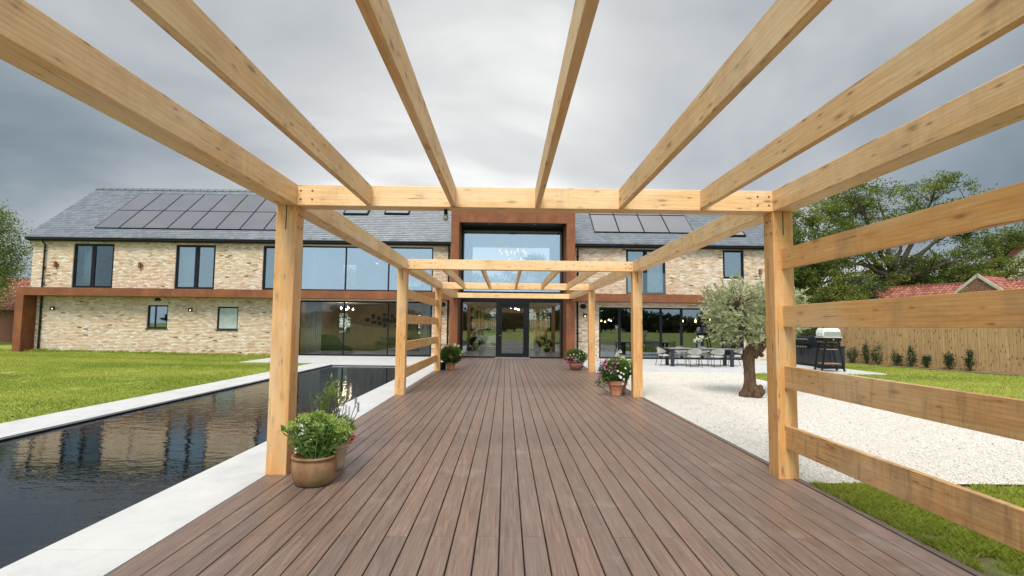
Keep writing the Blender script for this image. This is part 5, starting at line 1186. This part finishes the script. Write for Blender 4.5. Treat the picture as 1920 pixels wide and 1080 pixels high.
# sedum in the big old pot
p1 = tag(empty('sedum_pot', (-1.975, 5.66, 0)), 'old bulbous terracotta pot of pale green sedum by the near left post', 'potted plant')
pot(p1, [(.15, 0), (.185, .015), (.215, .09), (.226, .17), (.222, .235), (.206, .262), (.212, .27), (.228, .275), (.230, .292), (.215, .298), (.195, .292), (.19, .26), (0, .255)], M_TERRA, 40)
rr_ = random.Random(12); hd = []
mbs = MB()
for i in range(46):
    a = rr_.uniform(0, 6.28); rad = rr_.random() ** .6; x, y = math.cos(a) * rad * .34, math.sin(a) * rad * .30; z = .70 - .22 * rad ** 2 + rr_.uniform(-.03, .05)
    mbs.tube([(x * .25, y * .25, .25), (x * .75, y * .75, .25 + (z - .25) * .55), (x, y, z)], [.006, .005, .0035], 5); hd.append((x, y, z))
mbs.obj('stem', simple('green_stem', (.16, .26, .06), .6), p1)
P = []; D = []
for x, y, z in hd:
    for k in range(11):
        u = rr_.uniform(.15, .95); a = rr_.uniform(0, 6.28); P.append((x * (.3 + .7 * u) + math.cos(a) * .008, y * (.3 + .7 * u) + math.sin(a) * .008, .25 + (z - .25) * u)); D.append((math.cos(a), math.sin(a), rr_.uniform(-.1, .7)))
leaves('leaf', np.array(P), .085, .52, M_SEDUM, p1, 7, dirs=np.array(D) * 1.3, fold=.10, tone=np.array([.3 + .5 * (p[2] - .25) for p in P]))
P = []
for x, y, z in hd:
    k = 95; q = rng.normal(size=(k, 3)) * np.array((.034, .034, .010)); q[:, 2] -= (q[:, 0] ** 2 + q[:, 1] ** 2) * 4; P.append(q + np.array((x, y, z + .008)))
leaves('flower_head', np.concatenate(P), .013, .9, M_SEDUMF, p1, 9, up=.9, tone=np.full(len(P) * 95, .5))
# pale pot with purple spikes
p2 = tag(empty('salvia_pot', (-1.95, 6.22, 0)), 'pale terracotta pot of purple flower spikes behind the sedum pot', 'potted plant')
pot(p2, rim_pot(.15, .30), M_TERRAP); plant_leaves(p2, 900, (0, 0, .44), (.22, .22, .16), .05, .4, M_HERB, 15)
mb = MB(); sp = MB(); rr_ = random.Random(5); 
for i in range(16):
    x, y = rr_.uniform(-.2, .24), rr_.uniform(-.15, .15); z = rr_.uniform(.60, .76); mb.tube([(x * .4, y * .4, .3), (x, y, z)], [.003, .002], 4)
    for k in range(26): u = k / 26; a = k * 2.4; flowerhead(sp, (x + .008 * math.cos(a), y + .008 * math.sin(a), z - .02 + u * .11), .009, 3, (math.cos(a), math.sin(a), .5))
mb.obj('stem', simple('dark_stem', (.07, .06, .08), .6), p2); o = sp.obj('flower_spike', M_PURP, p2)
heads(p2, 'flower', [(.24, -.14, .36), (.26, -.16, .40), (.23, -.18, .33)], .03, M_REDP, 5, 2, 3)
# leafy bush behind the post
p3 = tag(empty('leafy_pot_plant', (-2.40, 7.25, 0)), 'tall narrow leaved green plant in a pot beyond the near left post', 'potted plant')
pot(p3, rim_pot(.16, .30), M_TERRA2)
P = []; D = []; mb = MB()
for i in range(30):
    a = rr_.uniform(0, 6.28); rd = rr_.random() ** .7; x, y = math.cos(a) * .27 * rd + .04, math.sin(a) * .2 * rd; z = rr_.uniform(.6, .98) - .25 * rd + (.06 if x > 0 else 0); mb.tube([(x * .3, y * .3, .25), (x * .8, y * .8, z * .6), (x, y, z)], [.005, .004, .002], 4)
    for k in range(30): u = rr_.uniform(.35, 1.0); b = rr_.uniform(0, 6.28); P.append((x * u, y * u, .25 + (z - .25) * u)); D.append((math.cos(b), math.sin(b), .9))
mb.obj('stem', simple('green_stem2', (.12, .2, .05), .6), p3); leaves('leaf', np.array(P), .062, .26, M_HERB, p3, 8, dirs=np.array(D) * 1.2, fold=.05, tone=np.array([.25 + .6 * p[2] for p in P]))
# white dahlias by the far left post
p4 = tag(empty('dahlia_pot', (-2.02, 19.75, 0)), 'terracotta pot of white and red dahlias at the far left post', 'potted plant')
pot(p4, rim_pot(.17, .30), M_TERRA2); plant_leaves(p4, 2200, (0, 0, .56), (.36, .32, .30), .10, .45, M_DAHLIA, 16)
heads(p4, 'white_flower', [(rr_.uniform(-.36, .38), rr_.uniform(-.25, .2), rr_.uniform(.72, .93)) for _ in range(15)] + [(.40, -.1, .66), (-.38, -.1, .62), (.36, -.15, .56)], .05, M_WHITEP, 9, 3, 4)
heads(p4, 'red_flower', [(-.18, -.2, .84), (-.08, -.22, .80), (-.24, -.1, .78), (.05, -.25, .86), (.42, -.1, .5)], .045, M_REDP, 8, 2, 5)
b_ = tag(empty('black_planter', (-2.36, 20.05, 0)), 'small black planter tucked behind the far left post', 'planter'); MB().lathe([(.12, 0), (.15, .26), (.13, .26), (.12, .2), (0, .2)], 20).obj('pot', M_BLACK, b_)
# trailing pots on the right
p5 = tag(empty('trailing_flower_pot', (2.68, 20.35, 0)), 'wide terracotta bowl of trailing pink flowers at the far right post', 'potted plant')
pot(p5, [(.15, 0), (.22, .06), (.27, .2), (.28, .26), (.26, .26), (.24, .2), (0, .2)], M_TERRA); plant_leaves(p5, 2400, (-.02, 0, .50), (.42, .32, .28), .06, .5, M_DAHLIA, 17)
heads(p5, 'pink_flower', [(rr_.uniform(-.46, .1), -.28 + rr_.uniform(-.05, .1), rr_.uniform(.12, .5)) for _ in range(26)], .035, M_PINKP, 5, 1, 6, (0, 0, .4))
heads(p5, 'magenta_flower', [(rr_.uniform(-.42, -.2), -.25, rr_.uniform(.28, .45)) for _ in range(7)] + [(.16, -.3, .12), (.22, -.28, .16)], .05, M_MAG, 6, 2, 8, (0, 0, .4))
heads(p5, 'white_flower', [(rr_.uniform(-.3, .38), rr_.uniform(-.3, -.1), rr_.uniform(.5, .8)) for _ in range(12)], .035, M_WHITEP, 6, 1, 7, (0, 0, .4))
p6 = tag(empty('trailing_flower_pot', (2.66, 12.92, 0)), 'ribbed terracotta pot of pink and white trailing flowers by the middle right post', 'potted plant')
pot(p6, [(.115, 0), (.13, .02), (.125, .035), (.155, .17), (.175, .23), (.182, .25), (.196, .255), (.205, .285), (.198, .30), (.205, .31), (.205, .36), (.185, .365), (.18, .3), (0, .28)], M_TERRA2)
plant_leaves(p6, 3000, (-.02, 0, .60), (.38, .30, .27), .055, .5, M_DAHLIA, 18); plant_leaves(p6, 700, (.2, .05, .68), (.24, .2, .2), .05, .6, M_HERB, 19)
plant_leaves(p6, 260, (-.36, -.1, .34), (.14, .1, .16), .04, .5, M_DAHLIA, 20, shell=.1)
heads(p6, 'pink_flower', [(rr_.uniform(-.42, .02), rr_.uniform(-.28, -.05), rr_.uniform(.58, .88)) for _ in range(46)] + [(rr_.uniform(-.50, -.34), -.15, rr_.uniform(.35, .6)) for _ in range(16)], .026, M_PINKP, 5, 1, 9, (0, 0, .5))
heads(p6, 'plum_flower', [(rr_.uniform(-.48, .05), rr_.uniform(-.3, -.05), rr_.uniform(.6, .95)) for _ in range(24)] + [(-.3, -.2, .14), (-.26, -.22, .12)], .020, M_PLUM, 5, 1, 10, (0, 0, .5))
heads(p6, 'white_flower', [(.06, -.3, .58), (.12, -.3, .55), (.05, -.32, .47), (.13, -.28, .42), (-.02, -.3, .62), (.17, -.28, .68), (.3, -.2, .6), (.1, -.3, .32), (.02, -.3, .5)], .032, M_WHITEP, 6, 1, 11, (0, 0, .5))
mb = MB(); [mb.tube([(x * .2 - .1, -.1, .35), (x, -.2, .3), (x - .04, -.2, z)], [.003, .002, .002], 4) for x, z in ((-.3, .14), (-.35, .2), (-.26, .12), (-.42, .3), (-.45, .36))]; mb.obj('stem', M_BARK, p6)
p7 = tag(empty('white_flower_pot', (2.88, 13.42, 0)), 'terracotta pot with tall white blooms just behind the ribbed pot', 'potted plant')
pot(p7, rim_pot(.15, .27), M_TERRA2); plant_leaves(p7, 700, (0, 0, .42), (.2, .2, .2), .055, .5, M_HERB, 24)
mb = MB(); tops = [(-.02, -.05, 1.02), (-.08, -.02, .94), (.0, .02, .90), (.06, 0, .86)]; [mb.tube([(0, 0, .25), (x, y, z)], [.005, .003], 5) for x, y, z in tops]; mb.obj('stem', simple('green_stem3', (.2, .25, .12), .6), p7); heads(p7, 'white_bloom', tops, .055, M_WHITEP, 8, 3, 12)
# plants inside the entrance
for i, (x, y, lb) in enumerate(((-1.95, 28.9, 'terracotta potted plant inside the left entrance pane'), (2.35, 29.0, 'terracotta potted plant with tall leaves inside the right entrance pane'), (1.75, 29.6, 'small green cactus pot inside the right entrance pane'), (-1.35, 29.5, 'small grassy pot inside the left entrance pane'))):
    t = tag(empty('indoor_plant', (x, y, .015)), lb, 'potted plant'); s_ = (1, 1, .6, .6)[i]; pot(t, rim_pot(.26 * s_, .42 * s_), M_TERRA2 if i != 2 else M_DARKIN); plant_leaves(t, 260, (0, 0, .42 * s_ + .45 * s_), (.32 * s_, .3 * s_, .5 * s_), .26 * s_, .22, M_DAHLIA, 70 + i, shell=.0, up=1.2)

# ------------------------------------------------------------------ outdoor dining set
TX, TY = 8.42, 23.25
tb = tag(empty('dining_table', (TX, TY, 0)), 'charcoal outdoor dining table with grey top on the patio', 'table')
MB().box(-1.42, 1.42, -.48, .48, .745, .765).obj('tabletop', M_TABTOP, tb); MB().box(-1.40, 1.40, -.46, .46, .69, .744).obj('frame', M_TABLE, tb)
for x in (-1.28, 1.28):
    for y in (-.38, .38): MB().box(x - .065, x + .065, y - .065, y + .065, 0, .689).obj('leg', M_TABLE, tb, bevel=.006)
v_ = tag(empty('flower_vase', (TX + .02, TY, .766)), 'clear vase of white flowers on the outdoor table', 'vase'); MB().lathe([(.05, 0), (.07, .02), (.065, .14), (.045, .17), (.05, .19)], 16).obj('vase', M_CLEAR, v_)
mb = MB(); tp_ = [(-.1, 0, .46), (.02, -.02, .5), (.09, 0, .44), (.04, .05, .40), (-.03, .04, .38), (-.2, 0, .34), (.12, -.04, .5)]; [mb.tube([(0, 0, .05), (x * .4, y * .4, .2), (x, y, z)], .004, 4) for x, y, z in tp_]; mb.obj('stem', simple('vase_stem', (.3, .34, .22), .6), v_); heads(v_, 'white_flower', tp_ + [(x, y, z - .06) for x, y, z in tp_] + [(x * .9, y, z - .11) for x, y, z in tp_[:4]], .06, M_WHITEP, 7, 2, 22)
def chair(loc, rz, label):
    t = tag(empty('rope_chair', loc, rz), label, 'chair', 'rope backed chairs round the outdoor table')
    MB().prism([(math.cos(a) * (.25 if abs(math.cos(a)) < .8 else .27), math.sin(a) * .25) for a in np.linspace(0, 2 * PI, 20, endpoint=False)], .42, .48).obj('seat', M_CUSH, t, bevel=.012)
    pts = lambda z, rx, ry, f: [(rx * math.cos(a), .02 + ry * math.sin(a), z(a)) for a in np.linspace(-.25 * f, PI + .25 * f, 25)]
    zt = lambda a: .62 + .20 * max(0, math.sin(a)) ** .8; zl = lambda a: .61 - .10 * max(0, math.sin(a))
    A, B = pts(zt, .31, .27, 1), pts(zl, .29, .24, 1)
    MB().tube(A, .013, 6).tube(B, .011, 6).obj('back_frame', M_TABLE, t, smooth=True)
    mb = MB()
    for i in range(1, 24):
        for s_ in (0, .5):
            a = Vector(A[i]).lerp(Vector(A[min(i + 1, 24)]), s_); b = Vector(B[i]).lerp(Vector(B[min(i + 1, 24)]), s_); mb.tube([a, (a + b) / 2 * 1.0, b], .0075, 4)
    mb.obj('backrest', M_ROPE, t)
    for sx in (-1, 1):
        MB().tube([(sx * .29, -.10, .61), (sx * .25, -.16, .42), (sx * .27, -.24, .0)], [.011, .013, .010], 7).obj('leg', M_TABLE, t, smooth=True); MB().tube([(sx * .24, .18, .54), (sx * .22, .17, .42), (sx * .25, .28, .0)], [.011, .013, .010], 7).obj('leg', M_TABLE, t, smooth=True)
    return t
chair((TX - .45, TY - .66, 0), PI, 'rope chair on the camera side of the table, left of the vase'); chair((TX + .53, TY - .64, 0), PI + .08, 'rope chair on the camera side of the table, right of the vase')
chair((TX - .55, TY + .66, 0), .0, 'rope chair on the house side of the table, left of the vase'); chair((TX + .45, TY + .66, 0), -.05, 'rope chair on the house side of the table, right of the vase')
chair((TX - 1.52, TY + .05, 0), PI / 2 + .15, 'rope chair at the left end of the outdoor table'); chair((TX + 1.62, TY + .05, 0), -PI / 2 - .1, 'rope chair at the right end of the outdoor table')

# ------------------------------------------------------------------ outdoor kitchen and barbecue
kt = tag(empty('outdoor_kitchen', (13.62, 22.3, 0)), 'black outdoor kitchen cabinet run with a built in grill', 'outdoor kitchen')
MB().box(.02, .60, 0, 3.3, .10, .90).obj('cabinet', M_TABLE, kt); MB().box(-.03, .64, -.03, 3.33, .902, .94).obj('worktop', M_BLACK, kt); MB().box(.06, .56, .04, 3.26, 0, .10).obj('plinth', M_BLACK, kt)
for k in range(6):
    y = .03 + k * .545
    if k in (1, 2):
        for z in (.12, .38, .64): MB().box(-.004, .019, y, y + .53, z, z + .25).obj('drawer', M_TABLE, kt, bevel=.004)
    else:
        dr = MB().box(-.004, .019, y, y + .53, .12, .89).obj('cabinet_door', M_TABLE, kt, bevel=.004); MB().tube([(-.03, y + .05 + .42 * (k % 2), .45), (-.03, y + .05 + .42 * (k % 2), .80)], .008, 6).obj('handle', M_BLACK, dr)
gr = tag(empty('built_in_grill', (13.9, 24.35, .94)), 'black hooded grill with steel handle built into the outdoor kitchen', 'grill')
mb = MB(); pr = [(-.32, 0), (-.34, .16), (-.24, .33), (.0, .38), (.26, .33), (.3, 0)]; n = len(pr); mb.v = [(x, -.55, z) for x, z in pr] + [(x, .55, z) for x, z in pr]; mb.f = [tuple(range(n))[::-1], tuple(range(n, 2 * n))] + [(i, n + i, n + (i + 1) % n, (i + 1) % n) for i in range(n)]
mb.obj('hood', M_BLACK, gr, bevel=.02); MB().tube([(-.42, -.5, .26), (-.42, .5, .26)], .016, 8).tube([(-.42, -.42, .26), (-.3, -.42, .24)], .01, 6).tube([(-.42, .42, .26), (-.3, .42, .24)], .01, 6).obj('handle', M_STEEL, gr)
MB().box(-.40, -.24, -.55, .55, -.17, -.01).obj('control_panel', M_BLACK, gr, bevel=.01)
for y in (-.4, -.2, 0, .2, .4):
    o = MB().lathe([(.035, 0), (.035, .03), (.0, .032)], 14).obj('knob', M_STEEL, gr); o.matrix_basis = Matrix.Translation((-.40, y, -.09)) @ Matrix.Rotation(-PI / 2, 4, 'Y')
bq = tag(empty('barbecue_cart', (12.85, 21.15, 0)), 'white domed barbecue on black splayed legs in front of the outdoor kitchen', 'barbecue')
mb = MB(); mb.v = []; 
pr = [(-.36, 1.36), (-.37, 1.50), (-.34, 1.62), (-.28, 1.70), (.28, 1.70), (.34, 1.62), (.37, 1.50), (.36, 1.36)]; n = len(pr); mb.v = [(x, -.26, z) for x, z in pr] + [(x, .26, z) for x, z in pr]; mb.f = [tuple(range(n)), tuple(range(n, 2 * n))[::-1]] + [(i, n + i, n + (i + 1) % n, (i + 1) % n) for i in range(n)]
mb.obj('lid', simple('white_enamel', (.78, .78, .76), .2, var=.02), bq, bevel=.05)
MB().box(-.33, .33, -.285, -.262, 1.42, 1.56).obj('steel_window', M_STEEL, bq, bevel=.01); MB().box(-.38, .38, -.30, .30, 1.315, 1.355).obj('rim', M_CUSH, bq, bevel=.01)
MB().box(-.36, .36, -.28, .28, 1.19, 1.31).obj('firebox', M_BLACK, bq, bevel=.02)
o = MB().lathe([(.03, 0), (.03, .025), (0, .03)], 14).obj('knob', M_STEEL, bq); o.matrix_basis = Matrix.Translation((0.02, -.28, 1.25)) @ Matrix.Rotation(PI / 2, 4, 'X')
for sx in (-1, 1):
    for y in (-.24, .24):
        l_ = MB().obox((sx * .34, y, .62), (.028, 0, 0), (0, .028, 0), Vector((-sx * .10, 0, .57))).obj('leg', M_BLACK, bq); w_ = MB().lathe([(.045, -.02), (.045, .02)], 14).obj('wheel', M_RUBBER, bq); w_.matrix_basis = Matrix.Translation((sx * .44, y - .01, .045)) @ Matrix.Rotation(PI / 2, 4, 'X')
for z, w_, hh in ((1.15, .34, .012), (.86, .24, .012), (.30, .34, .018)): MB().box(-w_, w_, -.22, .22, z - hh, z + hh).obj('shelf', M_TREAD, bq)
MB().box(-.38, .38, -.23, .23, .10, .14).obj('base_tray', M_BLACK, bq)
